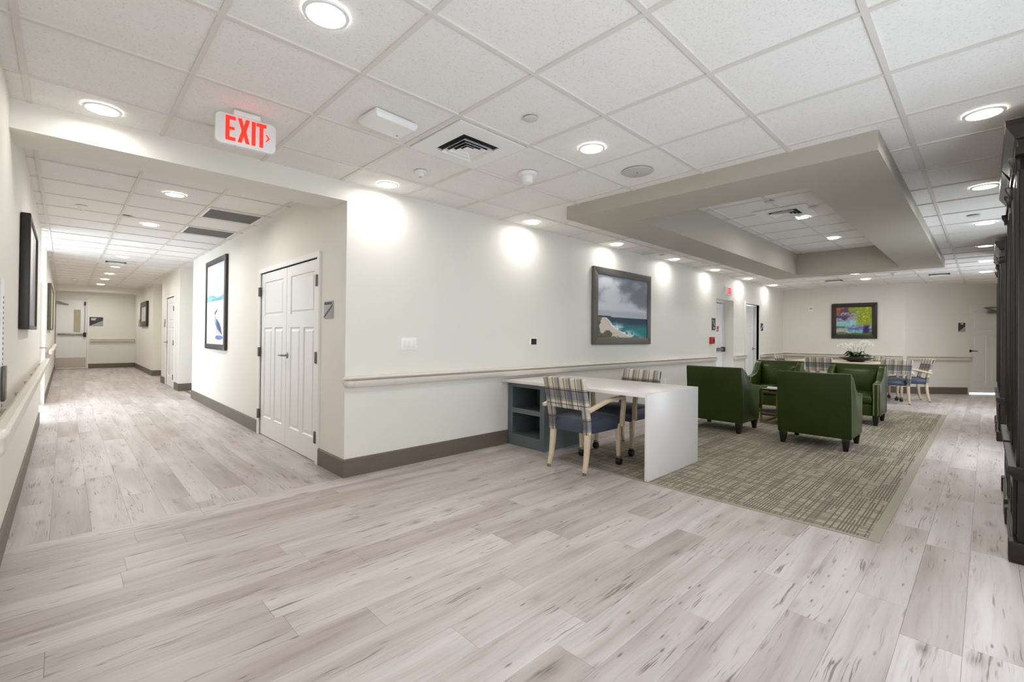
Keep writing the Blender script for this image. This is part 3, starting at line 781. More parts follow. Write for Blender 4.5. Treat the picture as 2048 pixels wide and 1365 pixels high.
picture('small_picture', 'recess', -(13.35+14.9)/2, 1.40, 1.5, .76, .16, .06, 'frame', P_pale, 'small dark-framed picture far down the corridor', 20, 20)
picture('olive_picture', 'left', (7.9+10.9)/2, 1.25, 2.6, .86, .03, .05, 'framegrey', P_olive, 'olive-toned picture beyond the alcove on the left corridor wall', 20, 20)

# ------------------------------------------------------------------ signs and wall devices
def text_mesh(name, txt, size, mat, parent, loc, ext=.001, bold=0.0, sx=1.0, align='CENTER'):
    cu = bpy.data.curves.new(name, 'FONT'); cu.body = txt; cu.size = size; cu.extrude = ext; cu.align_x = align; cu.offset = bold
    t = bpy.data.objects.new(name+'_curve', cu); COL.objects.link(t)
    dg = bpy.context.evaluated_depsgraph_get(); me = bpy.data.meshes.new_from_object(t.evaluated_get(dg))
    bpy.data.objects.remove(t); me.materials.clear(); me.materials.append(mat); me.name = name
    o = bpy.data.objects.new(name, me); COL.objects.link(o); o.parent = parent
    o.location = loc; o.rotation_euler = (Q, 0, 0); o.scale = (sx, 1, 1); return o
def exit_face(parent, w, h, y, arrow=True):
    """block letters EXIT, drawn as strokes; y is the face plane (towards -y)."""
    def poly(name, pts):
        x0, z0 = -w*.345, h*.12; S = h*.78
        MB().prism([(x0+p[0]*S, z0+p[1]*S) for p in pts], y-.002, y, 'y').build(name, MAT['exitred'], parent)
    cw = .36; s_ = .145
    poly('letter_e', [(0, 0), (cw, 0), (cw, s_), (s_, s_), (s_, .44), (cw*.9, .44), (cw*.9, .56), (s_, .56), (s_, 1-s_), (cw, 1-s_), (cw, 1), (0, 1)])
    o = .43
    poly('letter_x', [(o, 0), (o+.155, 0), (o+.225, .30), (o+.295, 0), (o+.45, 0), (o+.315, .5), (o+.45, 1), (o+.295, 1), (o+.225, .70), (o+.155, 1), (o, 1), (o+.145, .5)])
    o = .945; poly('letter_i', [(o, 0), (o+s_, 0), (o+s_, 1), (o, 1)])
    o = 1.12; poly('letter_t', [(o+.118, 0), (o+.262, 0), (o+.262, 1-s_), (o+.38, 1-s_), (o+.38, 1), (o, 1), (o, 1-s_), (o+.118, 1-s_)])
    if arrow:
        o = 1.47; poly('arrow', [(o, .30), (o+.05, .30), (o+.17, .45), (o+.05, .60), (o, .60), (o+.10, .45)])
ex = empty('exit_sign', (-.965, -.745, 2.318), math.radians(-4), 'hanging white exit sign with red letters over the corridor opening', 'exit sign')
MB().prism([(-.158+.03*(1-math.cos(t)), .03*(1-math.sin(t))) for t in np.linspace(0, Q, 5)]+[(.158-.03*(1-math.sin(t)), .03*(1-math.cos(t))) for t in np.linspace(0, Q, 5)] +
           [(.158-.03*(1-math.cos(t)), .176-.03*(1-math.sin(t))) for t in np.linspace(0, Q, 5)]+[(-.158+.03*(1-math.sin(t)), .176-.03*(1-math.cos(t))) for t in np.linspace(0, Q, 5)], -.018, .018, 'y').build('housing', MAT['white'], ex, bevel=.004)
exit_face(ex, .316, .182, -.0185)
Bx('canopy', MAT['white'], ex, -.07, .07, -.03, .03, .175, .2035, .004)
MB().lathe([(0, 0), (.004, 0), (.004, .003), (0, .003)], (-.06, -.012, -.003), 8).build('indicator_lamp', MAT['exitred'], ex)
ex2 = wall_empty('exit_sign', 'lounge', 8.32, 2.135, label='small exit sign on the wall above the far recessed door', cat='exit sign')
Bx('housing', MAT['white'], ex2, -.16, .16, -.05, -.002, 0, .165, .004); exit_face(ex2, .32, .165, -.0505, False)
def plaque(name, wl, u, z0, w, h, label, split, text=None, dark=True):
    p = wall_empty(name, wl, u, z0, label=label, cat='sign')
    Bx('plate', MAT['signdark' if dark else 'signgrey'], p, -w/2, w/2, -.008, -.001, 0, h, .002)
    if split == 'wedge':
        MB().prism([(-w/2+.004, .004), (w/2-.004, .004), (w/2-.004, h*.62)], -.0105, -.008, 'y').build('wedge', MAT['signgrey'], p)
    if split == 'slash':
        MB().prism([(-w/2+.004, h*.06), (w/2-.006, h*.70), (w/2-.006, h*.78), (-w/2+.004, h*.14)], -.0115, -.008, 'y').build('diagonal_bar', MAT['signdark' if not dark else 'signwhite'], p)
    if text: text_mesh('text', text, h*.19, MAT['signdark' if not dark else 'signwhite'], p, (0, -.009, h*.80), .001, .0012, min(1.0, (w*.9)/(len(text)*h*.125)))
    return p
plaque('room_sign', 'corridor', -.345, 1.365, .19, .16, 'grey mechanical room sign beside the closet door', 'slash', 'MECHANICAL', False)
pl = plaque('stair_sign', 'lounge', 7.635, 1.385, .17, .24, 'dark stair sign left of the far recessed door', None)
for k in range(5): Bx('stair_symbol', MAT['signwhite'], pl, -.05+.018*k, -.024+.018*k, -.0105, -.008, .185-.022*k, .200-.022*k)
MB().prism([(-.02, .03), (.04, .03), (.01, .07)], -.0105, -.008, 'y').build('symbol', MAT['signwhite'], pl)
plaque('room_sign', 'lounge', 10.48, 1.42, .20, .175, 'dark sign right of the far narrow door', 'slash')
plaque('room_sign', 'diag', 1.27, 1.43, .155, .205, 'dark room number sign on the angled wall', 'wedge', '240')
pe = plaque('room_sign', 'end', -.97, 1.42, .34, .30, 'wide dark sign on the corridor end wall', 'wedge')
for k in range(2): Bx('text_line', MAT['signwhite'], pe, -.13, .0-.02*k, -.0105, -.008, .235-.04*k, .258-.04*k)
plaque('room_sign', 'corridor', -9.85, 1.35, .20, .20, 'grey sign left of the narrow corridor door', 'slash', None, False)
plaque('room_sign', 'recess', -15.7, 1.40, .24, .26, 'grey sign left of the small corridor picture', 'slash', None, False)
fa = wall_empty('fire_alarm_pull', 'lounge', 7.52, 1.11, label='red fire alarm pull station left of the far door', cat='alarm')
Bx('body', MAT['red'], fa, -.075, .075, -.05, -.001, 0, .135, .008); Bx('pull_handle', MAT['black'], fa, -.0, .055, -.058, -.049, .035, .10, .004)
sw = wall_empty('light_switch_plate', 'lounge', .62, 1.08, label='white three-gang light switch plate left of the thermostat', cat='switch')
Bx('plate', MAT['wallplate'], sw, -.083, .083, -.007, -.001, 0, .118, .003)
for k in (-1, 0, 1): Bx('rocker', MAT['white'], sw, k*.046-.017, k*.046+.017, -.011, -.006, .026, .092, .002)
th = wall_empty('thermostat', 'lounge', 2.326, 1.118, label='small thermostat with a dark screen above the desk', cat='thermostat')
Bx('body', MAT['wallplate'], th, -.06, .06, -.022, -.001, 0, .082, .004); Bx('screen', MAT['lcd'], th, -.035, .056, -.0235, -.021, .006, .076)
wb = wall_empty('wall_chime', 'far', .65, 1.93, label='white wall chime left of the colourful painting', cat='wall device')
Bx('body', MAT['wallplate'], wb, -.06, .06, -.035, -.001, 0, .13, .006); Bx('grille', MAT['signgrey'], wb, -.035, .035, -.037, -.034, .06, .10)
wo = wall_empty('wall_outlet', 'lounge', 5.65, .42, label='white wall outlet behind the second plaid chair', cat='outlet')
Bx('plate', MAT['wallplate'], wo, -.036, .036, -.006, -.001, 0, .115, .003)
for z in (.03, .072): Bx('socket', MAT['white'], wo, -.016, .016, -.009, -.005, z-.012, z+.014, .002)
# slotted metal panel and grey box at the left image edge
sp = wall_empty('slotted_rail_panel', 'left', -.36, .87, label='slotted white metal strip with a grey box at the left edge', cat='wall device')
Bx('strip', MAT['white'], sp, -.02, .05, -.012, -.001, -.05, .62, .003)
for k in range(22): Bx('slot', MAT['black'], sp, .005, .024, -.0135, -.011, -.03+k*.026, -.018+k*.026)
Bx('grey_box', MAT['hinge'], sp, -.045, .065, -.026, -.012, 0, .175, .004)

# ------------------------------------------------------------------ ceiling fixtures
def downlight_proto():
    r = empty('recessed_downlight', (0, 0, 0))
    MB().lathe([(.074, .004), (.076, -.003), (.088, -.003), (.091, .004)], (0, 0, 0), 32).build('trim_ring', MAT['white'], r, smooth=True)
    MB().lathe([(0, .001), (.075, .001), (.075, .004), (0, .004)], (0, 0, 0), 32).build('lens', MAT['lens'], r)
    return r
ld = bpy.data.lights.new('downlight_beam', 'AREA'); ld.shape = 'DISK'; ld.size = .15; ld.energy = LAMP_W; ld.color = (1.0, .967, .925)
ld2 = bpy.data.lights.new('downlight_beam_corridor', 'AREA'); ld2.shape = 'DISK'; ld2.size = .15; ld2.energy = 9.0; ld2.color = (1.0, .985, .97)
ldw = ld.copy(); ldw.name = 'downlight_beam_wall'; ldw.energy = LAMP_W*.42
ldw.spread = ld.spread = ld2.spread = math.radians(172)
proto = downlight_proto()
def downlight(x, y, z, label, group, first=[True], light=ld):
    o = proto if first[0] else copy_tree(proto); first[0] = False
    o.location = (x, y, z); tag(o, label, 'ceiling light', group)
    l = bpy.data.objects.new('beam', light); COL.objects.link(l); l.parent = o; l.location = (0, 0, -.009)
    return o
ordw = ['first', 'second', 'third', 'fourth', 'fifth', 'sixth', 'seventh', 'eighth', 'last']
downlight(-1.584, -.205, H, 'round ceiling light beside the exit sign over the corridor opening', 'lounge downlights', light=ldw)
for k, x in enumerate((.275, 2.11, 3.84, 5.55, 7.23, 8.98, 10.69)):
    downlight(x, -.19, H, f'{ordw[k]} of the row of downlights along the lounge wall from the corner', 'lounge downlights', light=ldw)
for k, x in enumerate((2.05, 3.85, 5.58, 7.33, 9.1, 10.76)):
    downlight(x, -3.78, H, f'{ordw[k]} of the row of downlights beside the bookcases, counted from the camera', 'lounge downlights')
downlight(-.975, -1.925, H, 'large round downlight at the top left, nearest the camera', 'lounge downlights')
downlight(.88, -1.90, H, 'round downlight between the air diffuser and the ceiling speaker', 'lounge downlights')
downlight(5.09, -2.14, ZT, 'nearer downlight inside the raised ceiling tray', 'lounge downlights')
downlight(6.80, -2.15, ZT, 'farther downlight inside the raised ceiling tray', 'lounge downlights')
downlight(9.48, -1.99, H, 'nearer of two downlights beyond the soffit over the dining table', 'lounge downlights')
downlight(10.65, -1.99, H, 'farther of two downlights beyond the soffit over the dining table', 'lounge downlights')
for k, y in enumerate((1.74, 3.53, 5.345, 7.05, 8.75, 10.37, 11.95, 13.75, 15.9)):
    downlight(-.965-.006*k, y, HC, f'{ordw[k]} of the row of corridor downlights from the opening', 'corridor downlights', light=ld2)

def diffuser(x, y, z, label, s=.57):
    """square four-way supply diffuser with stepped louvres"""
    d = empty('air_diffuser', (x, y, z), 0, label, 'air vent', 'ceiling air diffusers')
    h = s/2; q = .155
    p = ring((-h, h), (-h, h), (-q, q), (-q, q), -.004, .0045, 'face_plate', MAT['white']); p.parent = d
    Bx('duct', MAT['dark'], d, -q, q, -q, q, .0046, .0049)
    for k, (a, dz) in enumerate(((.135, -.004), (.098, -.006), (.061, -.008))):
        b_ = MB(); zi, zo = -.026+.004*k, -.003
        out = [(-a, -a), (a, -a), (a, a), (-a, a)]; t_ = .024; inn = [(-a+t_, -a+t_), (a-t_, -a+t_), (a-t_, a-t_), (-a+t_, a-t_)]
        vs = [(p_[0], p_[1], zi) for p_ in out]+[(p_[0], p_[1], zo) for p_ in inn]+[(p_[0], p_[1], zi-.002) for p_ in out]+[(p_[0], p_[1], zo-.002) for p_ in inn]
        fs = []
        for i in range(4):
            j = (i+1) % 4; fs += [(i, j, 4+j, 4+i), (8+i, 8+j, 12+j, 12+i), (i, j, 8+j, 8+i), (4+i, 4+j, 12+j, 12+i)]
        b_.raw(vs, fs); b_.build('louvre', MAT['white'], d)
    Bx('centre_plate', MAT['white'], d, -.03, .03, -.03, .03, -.016, -.012)
    return d
diffuser(.262, -1.307, H, 'square air diffuser with stepped louvres above the light switches')
diffuser(10.5, -1.46, H, 'distant square air diffuser beyond the soffit')
diffuser(10.6, -3.15, H, 'distant square air diffuser near the angled wall')
diffuser(4.68, -2.06, ZT, 'air diffuser beside the nearer tray downlight')
diffuser(-1.03, 7.93, HC, 'air diffuser between corridor downlights')
def return_grille(x0, x1, y0, y1, label):
    g = empty('return_air_grille', ((x0+x1)/2, (y0+y1)/2, HC), 0, label, 'air vent', 'corridor return grilles')
    a, b = (x1-x0)/2, (y1-y0)/2
    p = ring((-a-.025, a+.025), (-b-.025, b+.025), (-a, a), (-b, b), -.006, .004, 'frame', MAT['white']); p.parent = g
    Bx('core', MAT['grille'], g, -a, a, -b, b, .0, .0045)
return_grille(-.600, -.09, 2.05, 2.53, 'nearer dark grey return grille in the corridor ceiling')
return_grille(-.605, -.09, 3.235, 3.72, 'farther dark grey return grille in the corridor ceiling')
# emergency light box
em = empty('emergency_light', (-.325, -1.27, H), math.radians(4), 'white rectangular box on the ceiling right of the exit sign', 'emergency light')
MB().loft([[(-.145*s, -.10*s, z), (.145*s, -.10*s, z), (.145*s, .10*s, z), (-.145*s, .10*s, z)] for s, z in ((1, 0), (1, -.022), (.90, -.042))]).build('housing', MAT['white'], em, bevel=.003)
for sx, sy in ((-.132, -.085), (-.132, -.06), (-.132, .06), (-.132, .085)): MB().lathe([(0, 0), (.006, 0), (.006, .003), (0, .003)], (sx, sy, -.030), 8).build('screw_hole', MAT['black'], em)
MB().lathe([(0, 0), (.007, 0), (.007, .002), (0, .002)], (.10, .055, -.044), 10).build('test_button', MAT['signgrey'], em)
def disc(name, x, y, z, r, label, cat, mat='coverdisc'):
    d = empty(name, (x, y, z), 0, label, cat)
    MB().lathe([(0, -.007), (r*.9, -.007), (r, -.004), (r, -.001)], (0, 0, 0), 28).build('cover', MAT[mat], d, smooth=True)
    MB().lathe([(r*.62, .004), (r*.62, -.004)], (0, 0, 0), 20).build('collar', MAT['dark'], d)
    return d
disc('sprinkler_cover', .258, -1.906, H, .043, 'flat round sprinkler cover plate above the air diffuser', 'sprinkler')
disc('sprinkler_cover', 5.02, -.255, H, .045, 'flat sprinkler cover between wall-side downlights', 'sprinkler')
disc('sprinkler_cover', 4.03, -2.08, ZT, .05, 'sprinkler cover in the raised tray nearest the camera', 'sprinkler')
disc('sprinkler_cover', 4.62, -2.36, ZT, .05, 'sprinkler cover in the raised tray beside its diffuser', 'sprinkler')
disc('sprinkler_cover', 5.06, -3.70, H, .05, 'sprinkler cover beside the row of bookcase downlights', 'sprinkler')
disc('sprinkler_cover', -1.224, 3.18, HC, .05, 'sprinkler cover in the corridor ceiling', 'sprinkler')
spk = empty('ceiling_speaker', (1.495, -1.89, H), 0, 'flat round ceiling speaker next to the taupe soffit', 'speaker')
MB().lathe([(0, -.006), (.112, -.006), (.118, -.002), (.118, .003)], (0, 0, 0), 36).build('grille', MAT['speaker'], spk, smooth=True)
MB().lathe([(0, -.0075), (.008, -.0075), (.008, -.005)], (0, 0, 0), 10).build('badge', MAT['hinge'], spk)
st = empty('smoke_detector', (.924, -1.246, H), 0, 'white smoke detector with a projecting round head', 'smoke detector')
MB().lathe([(.078, .004), (.078, -.014), (.070, -.022), (.05, -.024), (0, -.024)], (0, 0, 0), 32).build('base', MAT['white'], st, smooth=True)
MB().lathe([(.044, -.022), (.044, -.062), (.036, -.074), (0, -.076)], (0, 0, 0), 28).build('head', MAT['white'], st, smooth=True)
def sensor(x, y, z, label):
    s = empty('ceiling_sensor', (x, y, z), 0, label, 'sensor')
    MB().lathe([(.048, .004), (.048, -.010), (.036, -.014), (0, -.014)], (0, 0, 0), 24).build('base', MAT['white'], s, smooth=True)
    MB().lathe([(.030, -.012), (.026, -.034), (.016, -.040), (0, -.041)], (0, 0, 0), 20).build('dome', MAT['white'], s, smooth=True)
    MB().lathe([(0, -.0425), (.012, -.0425), (.014, -.040)], (0, 0, 0), 12).build('lens', MAT['signgrey'], s)
sensor(.296, -.67, H, 'small white ceiling sensor above the first wall-side downlight')
sensor(-1.618, 2.99, HC, 'small white ceiling sensor in the corridor')
sensor(9.88, -2.54, H, 'small white ceiling sensor beyond the soffit')
sensor(-1.58, 12.5, HC, 'small white ceiling sensor far down the corridor')

# ------------------------------------------------------------------ desk, shelf cabinet
dk = empty('desk', (0, 0, 0), 0, 'white waterfall-edge desk projecting from the lounge wall', 'desk')
Bx('desk_top', MAT['quartz'], dk, 1.83, 2.80, -1.783, -.002, .708, .74, .002)
Bx('side_panel', MAT['quartz'], dk, 1.83, 2.80, -1.815, -1.7835, .0035, .74, .002)
cb = empty('shelf_cabinet', (0, 0, 0), 0, 'grey-green open shelf cabinet under the white desk', 'cabinet')
X0, X1, Y0, Y1, ZC = 1.925, 2.72, -.565, -.02, .7075
Bx('side_panel', MAT['cabgreen'], cb, X0+.02, X1, Y0, Y0+.03, 0, ZC); Bx('side_panel', MAT['cabgreen'], cb, X0+.02, X1, Y1-.03, Y1, 0, ZC)
Bx('back_panel', MAT['cabgreen'], cb, X1-.35, X1-.33, Y0+.03, Y1-.03, 0, ZC)
ff = MB().cells([-Y1, -Y0], [0, ZC], [(-Y1+.065, -Y0-.065, .125, .365), (-Y1+.065, -Y0-.065, .42, .655)], 0, .02).build('face_frame', MAT['cabgreen'], cb, bevel=.0015, seg=1)
ff.location = (X0, 0, 0); ff.rotation_euler = (0, 0, -Q)
Bx('shelf', MAT['cabgreen'], cb, X0+.02, X1-.35, Y0+.03, Y1-.03, .10, .125); Bx('shelf', MAT['cabgreen'], cb, X0+.02, X1-.35, Y0+.03, Y1-.03, .38, .405)
Bx('top_panel', MAT['cabgreen'], cb, X0+.02, X1, Y0+.03, Y1-.03, .68, ZC)

# ------------------------------------------------------------------ plaid chairs
def chair_proto():
    r = empty('plaid_armchair', (0, 0, 0))
    # seat: puffy vinyl pad
    b = MB(); secs = []
    for t, zt in ((-.235, .445), (-.21, .472), (-.05, .485), (.12, .488), (.235, .475), (.268, .44)):
        w = .232 if t > -.2 else .222
        prof = [(-w*.96, .352), (-w*1.01, .40), (-w*.985, zt-.022), (-w*.88, zt-.004), (-w*.4, zt+.004), (w*.4, zt+.004), (w*.88, zt-.004), (w*.985, zt-.022), (w*1.01, .40), (w*.96, .352)]
        secs.append([(t, y_, z_) for y_, z_ in prof])
    b.loft(secs).build('seat', MAT['navy'], r, smooth=True, angle=60)
    # back: arch of plaid upholstery, stiles running down past the seat
    def lean(z): return -.232-.20*max(0, z-.42)-.05*max(0, z-.62)
    outl = [(-.225, .345), (-.165, .345), (-.165, .565), (.165, .565), (.165, .345), (.225, .345), (.232, .60), (.238, .845), (-.238, .845), (-.232, .60)]
    b = MB()
    # subdivide in height so that the panel follows the lean
    us = [-.232, -.168, -.06, .06, .168, .232]; zs = [.345, .45, .565, .66, .76, .85]
    V = {}
    for k, off in ((0, .026), (1, -.032)):
        for i, u_ in enumerate(us):
            for j, z_ in enumerate(zs): V[i, j, k] = b.bm.verts.new((lean(z_)+off*(.8 if i in (0, 5) else 1), u_*(1+.05*(z_-.345)), z_))
    full = {(i, j): not (1 <= i <= 3 and j < 2) for i in range(5) for j in range(5)}
    for (i, j), f in full.items():
        if not f: continue
        b.bm.faces.new([V[i, j, 0], V[i+1, j, 0], V[i+1, j+1, 0], V[i, j+1, 0]]); b.bm.faces.new([V[i, j+1, 1], V[i+1, j+1, 1], V[i+1, j, 1], V[i, j, 1]])
        for dd, a_, c_ in (((-1, 0), (i, j), (i, j+1)), ((1, 0), (i+1, j), (i+1, j+1)), ((0, -1), (i, j), (i+1, j)), ((0, 1), (i, j+1), (i+1, j+1))):
            if not full.get((i+dd[0], j+dd[1]), False): b.bm.faces.new([V[(*a_, 0)], V[(*c_, 0)], V[(*c_, 1)], V[(*a_, 1)]])
    b.build('backrest', MAT['plaid'], r, bevel=.012, seg=3, angle=60)
    for s in (-1, 1):
        # rear leg sweeps backwards
        MB().sweep([(-.232, s*.197, .35), (-.238, s*.199, .24), (-.255, s*.202, .11), (-.283, s*.205, .018)], [.046, .043, .037, .032], [.046, .044, .037, .030]).build('leg', MAT['blond'], r, bevel=.005)
        MB().lathe([(0, .0), (.015, .0), (.015, .018), (0, .018)], (-.284, s*.205, 0), 12).build('glide', MAT['steel'], r)
        # front leg
        MB().sweep([(.228, s*.216, .40), (.232, s*.218, .25), (.236, s*.219, .088)], [.046, .040, .030], [.046, .040, .030]).build('leg', MAT['blond'], r, bevel=.005)
        c = MB().lathe([(0, -.024), (.030, -.022), (.034, -.008), (.034, .008), (.030, .022), (0, .024)], (.236+.008, s*.219, .0345), 18, 'y').build('caster_wheel', MAT['black'], r, smooth=True)
        Bx('caster_fork', MAT['steel'], c, .236-.012, .236+.014, s*.219-.028, s*.219+.028, .062, .088, .004)
        # arm: rises from the back, bows out and drops into the front leg
        pts = [(-.300, s*.262, .572), (-.16, s*.264, .608), (-.02, s*.266, .640), (.12, s*.274, .652), (.205, s*.272, .650), (.238, s*.268, .630), (.250, s*.262, .585), (.246, s*.254, .48), (.243, s*.252, .375)]
        MB().sweep(pts, [.040, .046, .050, .050, .046, .042, .040, .040, .042], [.030, .030, .028, .028, .032, .036, .038, .040, .042]).build('armrest', MAT['blond'], r, bevel=.006)
    return r
chair0 = chair_proto(); cfirst = [True]
def chair(x, y, face, label, z=0.0):
    o = chair0 if cfirst[0] else copy_tree(chair0); cfirst[0] = False
    o.location = (x, y, z); o.rotation_euler = (0, 0, face); tag(o, label, 'chair', 'plaid armchairs'); return o
chair(1.862, -1.14, 0, 'plaid armchair nearest the camera, pulled up to the white desk', .0035)
chair(2.72, -1.05, math.pi, 'plaid armchair on the far side of the white desk', .0035)
chair(9.96, -2.50, math.radians(20), 'dining chair just right of the rear right green armchair')
chair(10.68, -2.68, math.radians(113), 'dining chair turned to the table, nearest the angled wall')
chair(9.80, -1.37, math.radians(4), 'dining chair seen between the two rear green armchairs')
chair(10.75, -.62, math.radians(-95), 'dining chair at the left end of the cream table')
chair(11.42, -1.95, math.pi, 'dining chair behind the orchid bowl')

# ------------------------------------------------------------------ green armchairs
def armchair_proto():
    r = empty('green_leather_armchair', (0, 0, 0))
    W, arm = .355, .088
    # arm side panels with the swooping top line
    top = [(.325, .585), (.20, .592), (.10, .602), (.03, .622), (-.04, .662), (-.10, .716), (-.155, .768), (-.215, .805), (-.285, .824)]
    side = [(.318, .13), *top, (-.335, .826), (-.315, .6), (-.29, .13)]
    for s in (-1, 1):
        a, b_ = sorted((s*W, s*(W-arm)))
        MB().prism(side, a, b_, 'y').build('arm', MAT['leather'], r, bevel=.010, seg=3, angle=50)
        for edge in (W-.010, W-arm+.010):
            MB().tube([(.327, s*edge, .15), (.332, s*edge, .583)]+[(p[0]-.008, s*edge, p[1]+.003) for p in top[1:]], .0042, 6).build('welt', MAT['welt'], r, smooth=True)
        # nailheads on the arm front
        nb = MB()
        for edge in (W-.020, W-arm+.020):
            for k in range(34): nb.lathe([(0, -.004), (.0052, -.001), (0.0052, .001), (0, .002)], (.329, s*edge, .155+k*.0128), 6, 'x')
        o = nb.build('nailhead_trim', MAT['nail'], r); o['kind'] = 'stuff'
    # outer back
    bk = [(-.318, .13), (-.345, .6), (-.364, .838), (-.335, .848), (-.29, .838), (-.255, .6), (-.25, .13)]
    MB().prism(bk, -W-.004, W+.004, 'y').build('backrest', MAT['leather'], r, bevel=.012, seg=3, angle=50)
    # inner back cushion, pillowed
    b = MB(); secs = []
    for y_, k in ((-.262, .2), (-.24, .75), (-.13, 1), (0, 1.08), (.13, 1), (.24, .75), (.262, .2)):
        secs.append([(-.262, y_, .40), (-.215+.035*k, y_, .42), (-.225+.055*k, y_, .55), (-.245+.045*k, y_, .70), (-.275+.03*k, y_, .775), (-.30, y_, .785)])
    b.loft(secs).build('back_cushion', MAT['leather'], r, smooth=True, angle=70)
    # seat deck and cushion
    Bx('seat_deck', MAT['leather'], r, -.25, .30, -W+arm, W-arm, .13, .295, .010, 3)
    b = MB(); secs = []
    for y_, k in ((-.262, 0), (-.25, .8), (-.12, 1), (.12, 1), (.25, .8), (.262, 0)):
        secs.append([(-.22, y_, .30), (.30, y_, .30), (.322, y_, .33), (.322, y_, .385+.012*k), (.29, y_, .415+.02*k), (.05, y_, .425+.024*k), (-.22, y_, .42+.02*k)])
    b.loft(secs).build('seat_cushion', MAT['leather'], r, smooth=True, angle=60)
    MB().tube([(.3245, -.25, .395), (.3245, .25, .395)], .005, 6).build('welt', MAT['welt'], r, smooth=True)
    for sx, sy in ((1, 1), (1, -1), (-1, 1), (-1, -1)):
        cx, cy = (.275 if sx > 0 else -.285), sy*.305; ex_ = .010*sx
        MB().loft([[(cx+dx*w_+e, cy+dy*w_, z_) for dx, dy in ((-1, -1), (1, -1), (1, 1), (-1, 1))] for w_, z_, e in ((.036, .135, 0), (.034, .09, 0), (.021, 0, ex_))]).build('leg', MAT['espresso'], r, bevel=.003)
    return r
ac0 = armchair_proto(); afirst = [True]
def armchair(x, y, rz, label):
    o = ac0 if afirst[0] else copy_tree(ac0); afirst[0] = False
    o.location = (x, y, .0035); o.rotation_euler = (0, 0, rz); tag(o, label, 'armchair', 'green leather armchairs')
armchair(4.715, -2.43, 0, 'green leather armchair with its back to the camera, standing in front')
armchair(4.80, -1.29, 0, 'green leather armchair with its back to the camera, beside the white desk')
armchair(6.87, -2.40, math.pi, 'green leather armchair facing the camera at the right end of the carpet')
armchair(6.88, -1.33, math.radians(183), 'green leather armchair facing the camera near the narrow door')

# ------------------------------------------------------------------ coffee table and magazine
ct = empty('coffee_table', (5.93, -1.95, .0035), 0, 'brass-framed coffee table between the green armchairs', 'coffee table')
a, b, hz = .36, .42, .475
for sx in (-1, 1):
    for sy in (-1, 1): Bx('leg', MAT['brass'], ct, sx*a-.012, sx*a+.012, sy*b-.012, sy*b+.012, 0, hz)
for z in (.012, hz-.024):
    for s in (-1, 1):
        Bx('side_rail', MAT['brass'], ct, -a+.012, a-.012, s*b-.011, s*b+.011, z-.011, z+.011); Bx('side_rail', MAT['brass'], ct, s*a-.011, s*a+.011, -b+.012, b-.012, z-.011, z+.011)
for s in (-1, 1): Bx('shelf_rail', MAT['brass'], ct, s*a-.008, s*a+.008, -b+.012, b-.012, .11, .126)
Bx('shelf', MAT['espresso'], ct, -a+.012, a-.012, -b+.012, b-.012, .126, .136)
Bx('table_top', MAT['glassdark'], ct, -a-.012, a+.012, -b-.012, b+.012, hz, hz+.022, .003)
mg = empty('magazine', (5.72, -1.72, .5035), .2, 'pale magazine lying on the coffee table', 'magazine')
Bx('pages', MAT['signwhite'], mg, -.11, .11, -.15, .15, -.0026, .010)
Bx('cover', plain('magazine_cover', (190, 198, 204), .3, var=(20, .25)), mg, -.112, .112, -.152, .152, .010, .012)

# ------------------------------------------------------------------ dining table, orchid
dt = empty('dining_table', (10.52, -1.60, 0), 0, 'cream dining table under the colourful painting', 'table')
Bx('table_top', MAT['tabletop'], dt, -.55, .55, -.84, .84, .715, .752, .004)
Bx('apron', MAT['blond'], dt, -.46, .46, -.74, .74, .685, .715)
for sy in (-.45, .45):
    MB().lathe([(.0, .685), (.06, .68), (.045, .62), (.04, .12), (.06, .06), (.06, .03), (0, .03)], (0, sy, 0), 20).build('pedestal', MAT['blond'], dt, smooth=True)
    Bx('foot', MAT['blond'], dt, -.30, .30, sy-.04, sy+.04, 0, .035, .006)
ob = empty('orchid_bowl', (10.42, -1.87, .752), 0, 'white orchids in a wide dark bowl on the cream table', 'potted orchid')
MB().lathe([(0, 0), (.11, 0), (.13, .006), (.22, .045), (.30, .082), (.305, .09), (.29, .086), (.20, .05), (0, .045)], (0, 0, 0), 32).build('bowl', MAT['espresso'], ob, smooth=True)
MB().lathe([(0, .13), (.08, .125), (.15, .095), (.19, .055)], (0, 0, 0), 20).build('moss', MAT['moss'], ob, smooth=True)
rg = random.Random(5)
for k in range(22):
    an = 2*math.pi*k/22+rg.random()*.3; L = .15+.09*rg.random(); rise = .05+.10*rg.random(); cx_, sx_ = math.cos(an), math.sin(an); wv = .028+.014*rg.random()
    b_ = MB(); pts = []
    for t, wd_ in ((0, .4), (.35, 1), (.7, .9), (1, .1)):
        d_ = .03+L*t; z_ = .08+rise*math.sin(t*2.4)
        pts.append([(cx_*d_-sx_*wv*wd_, sx_*d_+cx_*wv*wd_, z_+.006), (cx_*d_, sx_*d_, z_-.004), (cx_*d_+sx_*wv*wd_, sx_*d_-cx_*wv*wd_, z_+.006), (cx_*d_, sx_*d_, z_-.008)])
    b_.loft(pts).build('leaf', MAT['leafgreen'], ob, smooth=True)
def orchid_flower(parent, c, s):
    b_ = MB(); n = 5
    for k in range(n):
        an = 2*math.pi*k/n+.3
        dy, dz = math.cos(an), math.sin(an)
        P = lambda r_, w_, dx: (c[0]+dx, c[1]+dy*r_-dz*w_, c[2]+dz*r_+dy*w_)
        b_.raw([P(0, 0, 0), P(.6*s, .34*s, -.012), P(s, 0, -.004), P(.6*s, -.34*s, -.012), P(.55*s, 0, .01)], [(0, 1, 2, 3), (0, 4, 1), (1, 4, 2), (2, 4, 3), (3, 4, 0)])
    b_.build('flower', MAT['petal'], parent)
